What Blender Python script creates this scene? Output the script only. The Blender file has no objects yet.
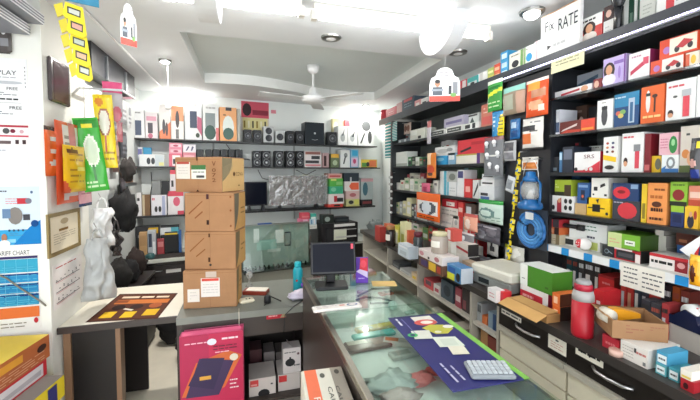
import bpy, bmesh, math, random
from mathutils import Vector, Matrix, noise
random.seed(7)
SC = bpy.context.scene
COL = SC.collection
# ------------------------------------------------------------------ camera
FPX, CX, CY = 360.0, 350.0, 188.0          # focal length and principal point in photo pixels (700x400)
YAW, PITCH = math.radians(16.1), math.atan(16/360)
CAM = Vector((0, 0, 1.6))
cd = bpy.data.cameras.new('camera'); cam = bpy.data.objects.new('camera', cd); COL.objects.link(cam)
cd.sensor_width = 36; cd.lens = 36*FPX/700; cd.shift_y = (CY-200)/700; cd.clip_start = .02; cd.clip_end = 60
cam.location = CAM; cam.rotation_euler = (math.pi/2-PITCH, 0, -YAW)
SC.camera = cam
# ------------------------------------------------------------------ world, exposure, lights
w = bpy.data.worlds.new('world'); SC.world = w; w.use_nodes = True
bgn = w.node_tree.nodes['Background']; bgn.inputs[0].default_value = (.93, .96, 1, 1); bgn.inputs[1].default_value = 1.35
SC.view_settings.view_transform = 'Standard'; SC.view_settings.look = 'None'
SC.view_settings.gamma = 1; SC.view_settings.use_curve_mapping = False
SC.view_settings.exposure = 1.5
TUBE_E, LED_E, DOWN_E, ADDED_GLOW_E = 14.0, 4.0, 5.0, 340.0
# ------------------------------------------------------------------ pixel geometry
RM = cam.rotation_euler.to_matrix()
def ray(px, py): return RM @ Vector(((px-CX)/FPX, -(py-CY)/FPX, -1))
def proj(p):
    v = RM.transposed() @ (Vector(p)-CAM)
    return CX+FPX*v.x/-v.z, CY-FPX*v.y/-v.z
def hitZ(px, py, z):
    d = ray(px, py); k = (z-CAM.z)/d.z; return CAM+d*k
class Frame:
    """a vertical plane: local x = viewer's right, local y = away from the viewer"""
    def __init__(s, ox, oy, deg):
        s.o = Vector((ox, oy, 0)); s.a = math.radians(deg)
        s.x = Vector((math.cos(s.a), math.sin(s.a), 0)); s.y = Vector((-math.sin(s.a), math.cos(s.a), 0))
    def hit(s, px, py, dy=0):
        d = ray(px, py); k = (dy-(CAM-s.o).dot(s.y))/d.dot(s.y); p = CAM+d*k
        return (p-s.o).dot(s.x), p.z
    def pt(s, u, dy, z): q = s.o+s.x*u+s.y*dy; return Vector((q.x, q.y, z))
    def col(s, px, z, dy=0):
        y = 172
        for _ in range(5):
            u, _z = s.hit(px, y, dy); y = proj(s.pt(u, dy, z))[1]
        return u
# ------------------------------------------------------------------ materials
def lin(h):
    if not isinstance(h, str): return tuple(h)
    h = h.lstrip('#')
    if len(h) == 3: h = ''.join(c*2 for c in h)
    r = [int(h[i:i+2], 16)/255 for i in (0, 2, 4)]
    return tuple(c/12.92 if c <= .04045 else ((c+.055)/1.055)**2.4 for c in r)
def mat(name, rough=.5, metal=0, col=None, nscale=30, namt=.08, emit=0, spec=.5, bump=0, bscale=60, coat=0):
    m = bpy.data.materials.new(name); m.use_nodes = True; nt = m.node_tree; b = nt.nodes['Principled BSDF']
    b.inputs['Roughness'].default_value = rough; b.inputs['Metallic'].default_value = metal
    b.inputs['Specular IOR Level'].default_value = spec; b.inputs['Coat Weight'].default_value = coat
    n = nt.nodes.new('ShaderNodeTexNoise'); n.inputs['Scale'].default_value = nscale; n.inputs['Detail'].default_value = 4
    tc = nt.nodes.new('ShaderNodeTexCoord'); nt.links.new(tc.outputs['Object'], n.inputs['Vector'])
    mr = nt.nodes.new('ShaderNodeMapRange'); mr.inputs[3].default_value = 1-namt; mr.inputs[4].default_value = 1+namt
    nt.links.new(n.outputs['Fac'], mr.inputs[0])
    mx = nt.nodes.new('ShaderNodeVectorMath'); mx.operation = 'MULTIPLY'
    if col is None:
        a = nt.nodes.new('ShaderNodeAttribute'); a.attribute_name = 'col'; nt.links.new(a.outputs['Color'], mx.inputs[0])
    else: mx.inputs[0].default_value = lin(col)
    nt.links.new(mr.outputs[0], mx.inputs[1]); nt.links.new(mx.outputs[0], b.inputs['Base Color'])
    if emit:
        nt.links.new(mx.outputs[0], b.inputs['Emission Color']); b.inputs['Emission Strength'].default_value = emit
    if bump:
        n2 = nt.nodes.new('ShaderNodeTexNoise'); n2.inputs['Scale'].default_value = bscale; nt.links.new(tc.outputs['Object'], n2.inputs['Vector'])
        bp = nt.nodes.new('ShaderNodeBump'); bp.inputs['Strength'].default_value = bump; bp.inputs['Distance'].default_value = .01
        nt.links.new(n2.outputs['Fac'], bp.inputs['Height']); nt.links.new(bp.outputs[0], b.inputs['Normal'])
    return m
def glassmat(name, tint, refl=.12, rough=.03, bump=0, bscale=30, white=0):
    m = bpy.data.materials.new(name); m.use_nodes = True; nt = m.node_tree; nt.nodes.clear()
    o = nt.nodes.new('ShaderNodeOutputMaterial'); t = nt.nodes.new('ShaderNodeBsdfTransparent'); t.inputs[0].default_value = (*lin(tint), 1)
    g = nt.nodes.new('ShaderNodeBsdfGlossy'); g.inputs['Roughness'].default_value = rough
    f = nt.nodes.new('ShaderNodeLayerWeight'); f.inputs[0].default_value = .5
    pw = nt.nodes.new('ShaderNodeMath'); pw.operation = 'POWER'; pw.inputs[1].default_value = 4.5; nt.links.new(f.outputs['Facing'], pw.inputs[0])
    ad = nt.nodes.new('ShaderNodeMath'); ad.operation = 'ADD'; ad.inputs[1].default_value = refl; ad.use_clamp = True
    nt.links.new(pw.outputs[0], ad.inputs[0]); mx = nt.nodes.new('ShaderNodeMixShader'); nt.links.new(ad.outputs[0], mx.inputs[0])
    nt.links.new(t.outputs[0], mx.inputs[1]); nt.links.new(g.outputs[0], mx.inputs[2]); out = mx
    if bump:
        n2 = nt.nodes.new('ShaderNodeTexNoise'); n2.inputs['Scale'].default_value = bscale; n2.inputs['Detail'].default_value = 3
        tc = nt.nodes.new('ShaderNodeTexCoord'); nt.links.new(tc.outputs['Object'], n2.inputs['Vector'])
        bp = nt.nodes.new('ShaderNodeBump'); bp.inputs['Strength'].default_value = bump; bp.inputs['Distance'].default_value = .02
        nt.links.new(n2.outputs['Fac'], bp.inputs['Height']); nt.links.new(bp.outputs[0], g.inputs['Normal']); nt.links.new(bp.outputs[0], f.inputs['Normal'])
    if white:
        df = nt.nodes.new('ShaderNodeBsdfDiffuse'); df.inputs[0].default_value = (.85, .87, .87, 1)
        m2 = nt.nodes.new('ShaderNodeMixShader'); m2.inputs[0].default_value = white
        nt.links.new(mx.outputs[0], m2.inputs[1]); nt.links.new(df.outputs[0], m2.inputs[2]); out = m2
    nt.links.new(out.outputs[0], o.inputs[0]); return m
M = dict(
    card=mat('printed_card', .45, nscale=25, namt=.06), paper=mat('paper', .8, nscale=40, namt=.04, spec=.2),
    gloss=mat('glossy_plastic', .18, nscale=15, namt=.05), plastic=mat('satin_plastic', .4, nscale=20, namt=.06),
    kraft=mat('kraft_cardboard', .8, nscale=12, namt=.14, spec=.2, bump=.15, bscale=40),
    wall=mat('wall_paint', .7, nscale=3, namt=.05, bump=.05, bscale=30), metal=mat('brushed_metal', .3, 1, nscale=60, namt=.08),
    wood=mat('laminate', .38, nscale=8, namt=.1), fabric=mat('dark_fabric', .9, nscale=30, namt=.2, bump=.3),
    poly=mat('polythene_film', .3, nscale=9, namt=.06, bump=.5, bscale=25),
    glass=glassmat('counter_glass', '#f5faf7', .05), shelfglass=glassmat('shelf_glass', '#dfe6ea', .15),
    film=glassmat('clear_film', '#f4f6f6', .14, .12, bump=.9, bscale=25, white=.10), wrap=glassmat('crinkled_wrap', '#e8ebea', .3, .2, bump=1.0, bscale=14, white=.22),
    globe=glassmat('lamp_globe', '#f4f4f0', .12, .05, white=.25),
    tube=mat('tube_glow', .4, col='#ffffff', namt=0, emit=TUBE_E), led=mat('led_glow', .4, col='#d9d4ff', namt=0, emit=LED_E),
    down=mat('downlight_glow', .4, col='#ffffff', namt=0, emit=DOWN_E), spot=mat('added_spot_glow', .4, col='#fffaf2', namt=0, emit=ADDED_GLOW_E), added_plate=mat('added_plate_glow', .4, col='#fffaf2', namt=0, emit=ADDED_GLOW_E*3), screen=mat('screen_glass', .12, nscale=3, namt=.02, spec=.08),  # both spot glows are added to brighten the back wall
    rubber=mat('black_rubber', .5, nscale=20, namt=.1),
)
# ------------------------------------------------------------------ mesh building
class MB:
    def __init__(s): s.v = []; s.f = []; s.c = []; s.sm = []
    def face(s, pts, col, sm=False):
        i = len(s.v); s.v += [tuple(p) for p in pts]; s.f.append(tuple(range(i, i+len(pts)))); s.c.append(lin(col)); s.sm.append(sm)
    def add(s, vs, fs, col, sm=False):
        i = len(s.v); s.v += [tuple(p) for p in vs]; c = lin(col) if not callable(col) else None
        for k, f in enumerate(fs):
            s.f.append(tuple(i+j for j in f)); s.c.append(c if c else lin(col(k))); s.sm.append(sm)
        return s
    def box(s, x0, x1, y0, y1, z0, z1, col, front=None, side=None, top=None):
        v = [(x0,y0,z0),(x1,y0,z0),(x1,y1,z0),(x0,y1,z0),(x0,y0,z1),(x1,y0,z1),(x1,y1,z1),(x0,y1,z1)]
        cs = [top or col, top or col, front or col, side or col, col, side or col]
        return s.add(v, [(3,2,1,0),(4,5,6,7),(0,1,5,4),(1,2,6,5),(2,3,7,6),(3,0,4,7)], lambda k: cs[k])
    def bbox(s, x0, x1, y0, y1, z0, z1, col, b=.004):
        """box with chamfered upright and top edges"""
        r1 = [(x0+b,y0),(x1-b,y0),(x1,y0+b),(x1,y1-b),(x1-b,y1),(x0+b,y1),(x0,y1-b),(x0,y0+b)]
        r0 = [(x0+2*b,y0+b),(x1-2*b,y0+b),(x1-b,y0+2*b),(x1-b,y1-2*b),(x1-2*b,y1-b),(x0+2*b,y1-b),(x0+b,y1-2*b),(x0+b,y0+2*b)]
        v = [(*p,z0) for p in r0]+[(*p,z0+b) for p in r1]+[(*p,z1-b) for p in r1]+[(*p,z1) for p in r0]
        f = [tuple(range(7,-1,-1)), tuple(range(24,32))]
        for k in range(3):
            for i in range(8): j = (i+1) % 8; f.append((k*8+i, k*8+j, k*8+8+j, k*8+8+i))
        return s.add(v, f, col)
    def lathe(s, prof, col, n=14, c=(0,0,0), sx=1, sy=1, sm=True):
        v = []; f = []
        for r, z in prof:
            for i in range(n): a = 2*math.pi*i/n; v.append((c[0]+r*sx*math.cos(a), c[1]+r*sy*math.sin(a), c[2]+z))
        cl = []
        for k in range(len(prof)-1):
            for i in range(n): j = (i+1) % n; f.append((k*n+i, k*n+j, (k+1)*n+j, (k+1)*n+i)); cl.append(k)
        f.append(tuple(range(n-1,-1,-1))); cl.append(0); m = (len(prof)-1)*n; f.append(tuple(range(m, m+n))); cl.append(len(prof)-2)
        if isinstance(col, list): return s.add(v, f, lambda k: col[min(cl[k], len(col)-1)], sm)
        return s.add(v, f, col, sm)
    def tube(s, pts, r, col, n=6, sm=True):
        pts = [Vector(p) for p in pts]; v = []; f = []
        for i, p in enumerate(pts):
            t = (pts[min(i+1,len(pts)-1)]-pts[max(i-1,0)]).normalized()
            a = t.orthogonal().normalized() if abs(t.z) > .9 else t.cross(Vector((0,0,1))).normalized(); b = t.cross(a)
            for k in range(n): an = 2*math.pi*k/n; v.append(p+a*r*math.cos(an)+b*r*math.sin(an))
        for i in range(len(pts)-1):
            for k in range(n): j = (k+1) % n; f.append((i*n+k, i*n+j, i*n+n+j, i*n+n+k))
        f.append(tuple(range(n-1,-1,-1))); m = (len(pts)-1)*n; f.append(tuple(range(m,m+n)))
        return s.add(v, f, col, sm)
    def ball(s, c, rx, ry, rz, col, n=12, m=8):
        pr = [(max(1e-4, math.sin(math.pi*k/m)), -math.cos(math.pi*k/m)) for k in range(m+1)]
        return s.lathe([(r, z*rz) for r, z in pr], col, n, c, rx, ry)
    def prism(s, pts, y0, y1, col, side=None):
        """outline in x,z extruded in y (front at y0)"""
        n = len(pts); v = [(x,y0,z) for x,z in pts]+[(x,y1,z) for x,z in pts]
        fs = [tuple(range(n)), tuple(range(2*n-1,n-1,-1))]+[((i+1)%n, i, n+i, n+(i+1)%n) for i in range(n)]
        return s.add(v, fs, lambda k: col if k < 2 else (side or col))
    def build(s, name, m, parent=None, loc=None, rz=0, R=None):
        me = bpy.data.meshes.new(name); me.from_pydata(s.v, [], s.f)
        at = me.color_attributes.new('col', 'FLOAT_COLOR', 'CORNER'); buf = []
        for f, c in zip(s.f, s.c): buf += [c[0], c[1], c[2], 1]*len(f)
        at.data.foreach_set('color', buf); me.polygons.foreach_set('use_smooth', s.sm)
        me.materials.append(M[m] if isinstance(m, str) else m); me.update()
        o = bpy.data.objects.new(name, me); COL.objects.link(o)
        if parent: o.parent = parent
        if loc is not None: o.location = loc
        if R is not None: o.rotation_euler = R
        elif rz: o.rotation_euler = (0, 0, rz)
        return o
LABELS = {}
def tag(o, label, cat, group=None):
    o['label'] = label; o['category'] = cat
    if group: o['group'] = group
    return o
def thing(name, loc, rz, label, cat, group=None, R=None):
    o = bpy.data.objects.new(name, None); COL.objects.link(o); o.location = loc; o.rotation_euler = R or (0, 0, rz)
    o.empty_display_size = .05; return tag(o, label, cat, group)
def struct(o): o['kind'] = 'structure'; return o
# ------------------------------------------------------------------ prints
_tx = {}
def glyphs(t):
    if t not in _tx:
        c = bpy.data.curves.new('t', 'FONT'); c.body = t; c.resolution_u = 2; o = bpy.data.objects.new('t', c); COL.objects.link(o)
        dg = bpy.context.evaluated_depsgraph_get(); me = o.evaluated_get(dg).to_mesh()
        vs = [(v.co.x, v.co.y) for v in me.vertices]; fs = [tuple(p.vertices) for p in me.polygons]
        o.evaluated_get(dg).to_mesh_clear(); bpy.data.objects.remove(o); bpy.data.curves.remove(c)
        x0 = min(v[0] for v in vs); x1 = max(v[0] for v in vs); y0 = min(v[1] for v in vs); y1 = max(v[1] for v in vs)
        _tx[t] = ([((x-x0)/(x1-x0), (y-y0)/(y1-y0)) for x, y in vs], fs)
    return _tx[t]
def decal_polys(d):
    """-> list of (points in u,v ; colour)"""
    k = d[0]
    if k == 'r': _, a, b, c, e, col = d; return [([(a,b),(c,b),(c,e),(a,e)], col)]
    if k == 'e':
        _, a, b, c, e, col = d; return [([(a+c*math.cos(t*math.pi/6), b+e*math.sin(t*math.pi/6)) for t in range(12)], col)]
    if k == 'p': return [(d[1], d[2])]
    if k == 't':
        _, a, b, c, e, s, col = d; vs, fs = glyphs(s)
        return [([(a+(c-a)*vs[i][0], b+(e-b)*vs[i][1]) for i in f], col) for f in fs]
    if k == 'l':      # rows of small unreadable print
        _, a, b, c, e, n, col = d; out = []; rr = random.Random(int(a*1000+b*777+n)); hh = (e-b)/(2*n-1) if n > 1 else e-b
        for i in range(n):
            z = e-hh*(2*i+1); x = a
            while x < c-.02:
                wd = min(c-x, (c-a)*rr.uniform(.12, .4)); out.append(([(x,z+hh*.2),(x+wd,z+hh*.2),(x+wd,z+hh*.8),(x,z+hh*.8)], col)); x += wd+(c-a)*.05
                if rr.random() < .1: break
        return out
    return []
def decals(mb, ds, W, H, x0=None, z0=0, y=0, step=.0005, xf=None):
    x0 = -W/2 if x0 is None else x0
    for i, d in enumerate(ds):
        for pts, col in decal_polys(d):
            q = [(x0+W*u, y-step*(i+1), z0+H*v) for u, v in pts]
            if xf: q = [xf(p) for p in q]
            mb.face(q, col)
WH, BK, RD, OR, YL, BL, NV, GN, TL, PK, GY, BR, CR, SK = '#f2f2f0', '#17181c', '#c8202a', '#ee6a2c', '#f2c81e', '#2a7fc4', '#1b2a55', '#3f9a3c', '#2aa7a4', '#e0527a', '#8f9496', '#8a5a35', '#e9e2c8', '#d9a07c'
def trim(c, cx=.55, v0=.08, v1=.8, w=.1): return [('e',cx,(v0+v1)/2,w,(v1-v0)/2,c),('r',cx-w*.8,v1-.14,cx+w*.8,v1+.02,'#3a3c40'),('e',cx,v0+.25,w*.4,.05,'#ddd')]
def lady(cx, v0, h, cloth='#e8dfe6', hair='#3a2420'): return [('e',cx,v0+h*.62,h*.34,h*.38,hair),('e',cx,v0+h*.18,h*.42,h*.28,cloth),('e',cx,v0+h*.64,h*.2,h*.24,SK)]
def head(c='#555', u=.1, v=.84, w=.6): return [('r',u,v,u+w,v+.05,c)]
def cname(h):
    import colorsys
    r, g, b = [int(h[i:i+2], 16)/255 for i in (1, 3, 5)]; H, S, V = colorsys.rgb_to_hsv(r, g, b); H *= 360
    if V < .3: return 'black' if S < .35 else 'near-black'
    if S < .12: return 'white' if V > .8 else 'grey'
    if S < .25 and V > .75: return 'cream' if 20 < H < 170 else 'pale'
    for lim, nm in ((18, 'red'), (42, 'orange-brown'), (70, 'yellow'), (165, 'green'), (200, 'teal'), (265, 'blue'), (330, 'pink'), (361, 'red')):
        if H < lim: return ('dark ' if V < .5 else '')+nm
# ------------------------------------------------------------------ generic product box
class Rec: pass
def item(F, x0, x1, yt, base, depth, col, ds, label, cat='box', group=None, dy=.02, side=None, top=None, name='product_box', m='card', yaw=0, hcap=None):
    z = base.top if isinstance(base, Rec) else base
    u0, u1 = F.col(x0, z, dy), F.col(x1, z, dy); xm = (x0+x1)/2
    um, zt = F.hit(xm, yt, dy)
    W = max(.012, u1-u0-.002); H = max(.01, zt-z)
    if hcap: H = min(H, hcap)
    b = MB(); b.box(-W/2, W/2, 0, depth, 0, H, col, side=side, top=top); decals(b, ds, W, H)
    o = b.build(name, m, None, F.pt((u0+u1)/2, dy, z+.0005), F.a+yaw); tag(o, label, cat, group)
    r = Rec(); r.o = o; r.top = z+H+.0005; r.W = W; r.H = H; r.u = (u0+u1)/2; r.z = z; r.dy = dy; return r
# ================================================================== THE SETTING
FR = Frame(1.60, 0, -90); FC = Frame(1.25, 0, -90); FB = Frame(-.83, 4.55, 9.64); FL = Frame(-1.0, 0, 90); FP = Frame(0, 2.24, 0)
CEIL = 2.5
WALLC, CEILC = '#e4eae8', '#e2e5e7'
def sbox(name, x0, x1, y0, y1, z0, z1, col, m='wall', parent=None):
    b = MB(); b.box((x0-x1)/2, (x1-x0)/2, (y0-y1)/2, (y1-y0)/2, 0, z1-z0, col)
    o = b.build(name, m, parent, ((x0+x1)/2, (y0+y1)/2, z0)); return o if parent else struct(o)
sbox('floor', -2.4, 2.05, -1.3, 5.4, -.06, 0, '#efe7d4', 'wood')
sbox('wall_right', 1.95, 2.05, -1.3, 5.4, 0, CEIL, WALLC)
b = MB(); b.box(-.45, 3.2, 0, .1, 0, CEIL, WALLC); struct(b.build('wall_back', 'wall', None, FB.pt(0, 0, 0), FB.a))
sbox('wall_left', -1.22, -1.12, 2.75, 4.55, 0, CEIL, '#c9cecd')
sbox('wall_pillar', -2.4, -1.0, 2.24, 2.75, 0, CEIL, '#e9e9e2')
sbox('wall_front', -2.5, -2.4, -1.3, 2.75, 0, CEIL, WALLC)
# ceiling with a recessed tray whose far edge is a double wave
tray = [(-.40, 2.57), (1.52, 2.60), (1.56, 4.30)]
N = 24
for i in range(1, N):
    t = i/N; tray.append((1.56-1.95*t, 4.30-.36*t+.13*math.sin(t*2*math.pi*1.0)*(1 if t < .5 else .8)))
tray.append((-.39, 3.94))
bm = bmesh.new()
def loop(pts, z):
    vs = [bm.verts.new((x, y, z)) for x, y in pts]; return vs, [bm.edges.new((vs[i], vs[(i+1) % len(vs)])) for i in range(len(vs))]
ov, oe = loop([(-2.4, -1.3), (2.05, -1.3), (2.05, 5.4), (-2.4, 5.4)], 0); iv, ie = loop(tray, 0)
bmesh.ops.triangle_fill(bm, edges=oe+ie, use_beauty=True)
fs = [tuple(v.index for v in f.verts) for f in bm.faces if (bm.verts.index_update() or True)]
b = MB(); b.add([v.co[:] for v in bm.verts], fs, CEILC); bm.free()
n = len(tray); b.add([(x, y, 0) for x, y in tray]+[(x, y, .1) for x, y in tray], [(i, (i+1) % n, n+(i+1) % n, n+i) for i in range(n)], '#eef0ee')
b.add([(x, y, .1) for x, y in tray], [tuple(range(n))], '#dce3e1')
b.box(-2.4, 2.05, -1.3, 5.4, .101, .16, CEILC)
struct(b.build('ceiling', 'wall', None, (0, 0, CEIL)))
b = MB(); b.tube([(0, -1.2, 0), (0, 5.7, 0)], .008, '#f5f5f5', 6); struct(b.build('trim_1', 'plastic', None, (-.845, -1.0+.2, CEIL-.008)))
for ob in [bpy.data.objects['trim_1']]: ob.scale.y = .93
# half-moon ceiling baffles either side of the tube lights
def baffle(x, y, r, h, lab):
    b = MB(); pts = [(r*math.cos(math.pi+math.pi*i/20), h*math.sin(math.pi+math.pi*i/20)) for i in range(21)]
    n = len(pts); t = .045
    v = [(-t, p, z) for p, z in pts]+[(t, p, z) for p, z in pts]
    b.add(v, [tuple(range(n)), tuple(range(2*n-1, n-1, -1))]+[(i+1, i, n+i, n+i+1) for i in range(n-1)]+[(0, n-1, 2*n-1, n)], '#e4e6e8')
    tag(b.build('ceiling_baffle', 'wall', None, (x, y, CEIL)), lab, 'ceiling baffle', 'half-moon ceiling baffles')
baffle(-.155, 1.72, .34, .21, 'white half-moon ceiling baffle across the tube light nearer the poster pillar'); baffle(1.16, 1.99, .22, .18, 'white half-moon ceiling baffle across the tube light nearer the product shelves')
def tube_light(x0, x1, y, z, lab):
    t = thing('tube_light', ((x0+x1)/2, y, z), 0, lab, 'tube light', 'ceiling tube lights'); L = (x1-x0)/2
    b = MB(); b.box(-L, L, -.02, .02, .02, .06, '#e7e2d6'); b.build('batten', 'plastic', t)
    b = MB(); b.tube([(-L+.03, 0, -.005), (L-.03, 0, -.005)], .014, '#ffffff', 10); b.build('glow_tube', 'tube', t)
    for s in (-1, 1):
        b = MB(); b.box(s*L-.015, s*L+.015, -.018, .018, -.025, .03, '#d8d4cc'); b.build('end_cap', 'plastic', t)
tube_light(.36, 1.46, 1.95, CEIL-.06, 'lit white tube light reaching toward the product wall')
tube_light(-.48, .29, 1.93, CEIL-.06, 'lit white tube light reaching toward the poster pillar')
def downlight(px, py, lit, lab, r=.05, z=CEIL):
    p = hitZ(px, py, z); t = thing('downlight', p, 0, lab, 'downlight', 'ceiling downlights')
    b = MB(); b.lathe([(r*1.35, 0), (r*1.3, -.012), (r, -.016)], '#9c9c98', 18, sm=False); b.build('ring', 'metal', t)
    b = MB()
    if lit == 1: b.ball((0, 0, -.012), r*.9, r*.9, r*.7, '#ffffff', 16, 8)
    elif lit: b.face([(r*.85*math.cos(-2*math.pi*i/16), r*.85*math.sin(-2*math.pi*i/16), -.0172) for i in range(16)], '#ffffff')
    else: b.ball((0, 0, -.012), r*.9, r*.9, r*.12, '#ffffff', 16, 8)
    b.build('diffuser', ('plastic', 'down', 'spot', 'added_plate')[lit], t)
downlight(532, 11, 1, 'round silver-rimmed downlight with a bulging glowing dome')
for q, lt, lab in (((331, 37), 0, 'flat unlit downlight in the ceiling below the joint of the tube lights'), ((458, 52), 0, 'flat unlit downlight behind the baffle nearer the product shelves'), ((165, 60), 3, 'small round hook plate with added glow between the ceiling trim and the tray'), ((188, 91), 2, 'small round downlight with added glow above the back wall speaker boxes'), ((366, 105.5), 2, 'small round downlight with added glow above the headphone box corner')): downlight(*q, lt, lab, .05 if not lt else .035)  # glow added to the back three for brightness; one is a pendant hook plate
# ceiling fan in the tray
p = hitZ(313, 66, CEIL+.1); t = thing('ceiling_fan', p, 0, 'white ceiling fan hanging in the recessed ceiling tray', 'fan')
b = MB(); b.lathe([(.02, -.075), (.05, -.05), (.06, 0)], '#f1f1f1', 16); b.build('canopy', 'plastic', t)
b = MB(); b.lathe([(.011, -.26), (.011, -.06)], '#ececec', 8); b.build('down_rod', 'plastic', t)
b = MB(); b.lathe([(.03, -.345), (.10, -.335), (.115, -.31), (.10, -.285), (.045, -.265), (.035, -.215), (.018, -.2)], '#f3f3f3', 20); b.build('motor', 'plastic', t)
for k in range(3):
    a = math.radians(73+120*k); ca, sa = math.cos(a), math.sin(a); b = MB()
    pr = [(.09, .035), (.2, .06), (.5, .065), (.52, .05)]; v = []
    for r, wd in pr:
        for s in (-1, 1): v.append((r*ca-s*wd*sa, r*sa+s*wd*ca, -.315+s*.006))
    v += [(x, y, z+.004) for x, y, z in v]
    f = []
    for i in range(3): f += [(2*i, 2*i+1, 2*i+3, 2*i+2), (8+2*i+1, 8+2*i, 8+2*i+2, 8+2*i+3), (2*i, 2*i+2, 10+2*i, 8+2*i), (2*i+3, 2*i+1, 9+2*i, 11+2*i)]
    b.add(v, f, '#e6e8e8'); b.build('blade', 'plastic', t)
# hanging promotional cut-outs
def mobile(px, py, z, wpx, hpx, rz, lab):
    d = ray(px, py); k = (z-CAM.z)/d.z; p = CAM+d*k; W = wpx/FPX*k; H = hpx/FPX*k
    t = thing('hanging_sign', p, rz, lab, 'hanging sign', 'hanging cut-out signs')
    out = [(-.5,.0),(.5,.0),(.5,.5),(.44,.68),(.3,.74),(.24,.9),(.1,.98),(-.1,.98),(-.24,.9),(-.3,.74),(-.44,.68),(-.5,.5)]
    b = MB(); b.prism([(x*W, z*H-H) for x, z in out], 0, .003, '#f6f6f6')
    ds = [('r',0,0,1,.16,'#e2564a'),('e',.26,.52,.09,.1,'#b98a6e'),('e',.26,.58,.09,.06,'#333'),('r',.1,.18,.42,.42,'#5d646e'),('r',.06,.3,.46,.36,'#9aa4b0'),
          ('r',.62,.2,.72,.45,'#44474c'),('r',.76,.2,.92,.56,'#8d9096'),('e',.78,.18,.1,.06,'#7fae62'),('l',.3,.72,.72,.86,2,'#8a8a8a')]
    decals(b, ds, W, H, z0=-H); b.build('cutout', 'card', t)
    b = MB(); b.tube([(0, .002, 0), (0, .002, CEIL-p.z-.001)], .0016, '#dddddd', 4); b.build('string', 'plastic', t)
mobile(445, 67, 2.33, 30, 34, math.radians(-22), 'white scalloped cut-out sign with a printed man and red base hung above the shelves')
mobile(128, 3, 2.46, 15, 42, math.radians(38), 'narrow turned cut-out sign with a red base hung beside the ceiling trim')
# ================================================================== SHELVING ALONG THE PRODUCT WALL
S1, S2, S3, S4, S5, S6, CT = 2.235, 1.995, 1.80, 1.598, 1.385, 1.205, .95
F1, F2, F3, F4 = 1.915, 1.662, 1.405, 1.135
DK = '#25282a'
def part(name, p, x0, x1, y0, y1, z0, z1, col, m='wood'):
    b = MB(); b.box(x0, x1, y0, y1, z0, z1, col); return b.build(name, m, p)
su = thing('wall_shelving', (0, 0, 0), 0, 'dark wall shelving with an LED strip under its top shelf', 'shelving')
part('back_panel', su, 1.925, 1.948, .5, 3.9, CT+.002, S1-.04, '#727a78')
part('top_shelf', su, 1.585, 1.924, .45, 4.2, S1-.05, S1, '#33363a')
part('valance', su, 1.582, 1.5845, .45, 4.2, S1-.068, S1, '#3b3e45')
led = part('led_channel', su, 1.570, 1.5815, .5, 2.05, S1-.055, S1-.044, '#d7d7dd', 'plastic')
b = MB(); b.box(1.567, 1.5697, .5, 2.05, S1-.0535, S1-.0455, '#a49fd0'); b.build('strip_tape', 'plastic', led)
b = MB(); b.box(1.5645, 1.5668, -.010, .010, S1-.0515, S1-.0475, '#fff'); ob = b.build('led_bead', 'led', led); ob.location.y = .52
for i in range(1, 56):
    o2 = ob.copy(); COL.objects.link(o2); o2.parent = led; o2.location = (0, .52+.0275*i, 0)
for z, m in ((S2, 'shelfglass'), (S3, 'shelfglass')): part('glass_shelf', su, 1.585, 1.924, .45, 1.588, z-.012, z, '#cfd6d8', m)
for z in (S4, S5): part('shelf', su, 1.59, 1.924, .45, 1.588, z-.018, z, DK)
s6 = part('shelf', su, 1.59, 1.924, .45, 1.588, S6-.02, S6, '#d8d8d2')
k = 0; y = .45; pr = random.Random(3)
while y < 1.585:
    L = min(1.588-y, .045 if k % 2 else .085)
    part('price_label', s6, 1.582, 1.5895, y, y+L-.001, S6-.036, S6-.001, '#2e8fd0' if k % 2 else '#e9ebea', 'paper'); y += L; k += 1
part('upright_panel', su, 1.60, 1.924, 1.592, 1.95, CT+.002, S1-.07, '#23252a')
for z in (F1, F2, F3, F4): part('shelf', su, 1.59, 1.924, 1.952, 3.75, z-.02, z, '#2a2e30')
part('upright_panel', su, 1.57, 1.924, 3.752, 3.79, CT+.002, S1-.07, '#303436')
part('upright_panel', su, 1.60, 1.924, .42, .448, CT+.002, S1-.07, DK)
# drawer counter
dc = thing('drawer_counter', (0, 0, 0), 0, 'long black-topped counter with drawers and open cubbies under the wall shelving', 'counter')
part('counter_top', dc, 1.23, 1.948, .42, 3.85, CT-.035, CT, '#3a3532')
part('carcass', dc, 1.30, 1.945, .42, 1.56, 0, CT-.0355, '#26221f')
ys = [.425, .75, 1.145, 1.555]
for i in range(3):
    y0, y1 = ys[i], ys[i+1]-.006
    d = part('drawer', dc, 1.252, 1.299, y0, y1, .815, CT-.04, '#211c19')
    h = MB(); ym = (y0+y1)/2+.005; h.tube([(1.251, ym-.075, .865), (1.235, ym-.05, .862), (1.231, ym, .86), (1.235, ym+.05, .862), (1.251, ym+.075, .865)], .006, '#cfcfcf', 6); h.build('handle', 'metal', d)
    part('ledge', dc, 1.238, 1.299, y0, y1, .79, .8125, '#b9b4a4')
    for z0, z1 in ((.69, .786), (.56, .686), (.30, .556), (.06, .296)):
        w_ = part('drawer', dc, 1.258, 1.299, y0+.003, y1-.003, z0+.003, z1-.002, '#e9e1c9')
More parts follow.
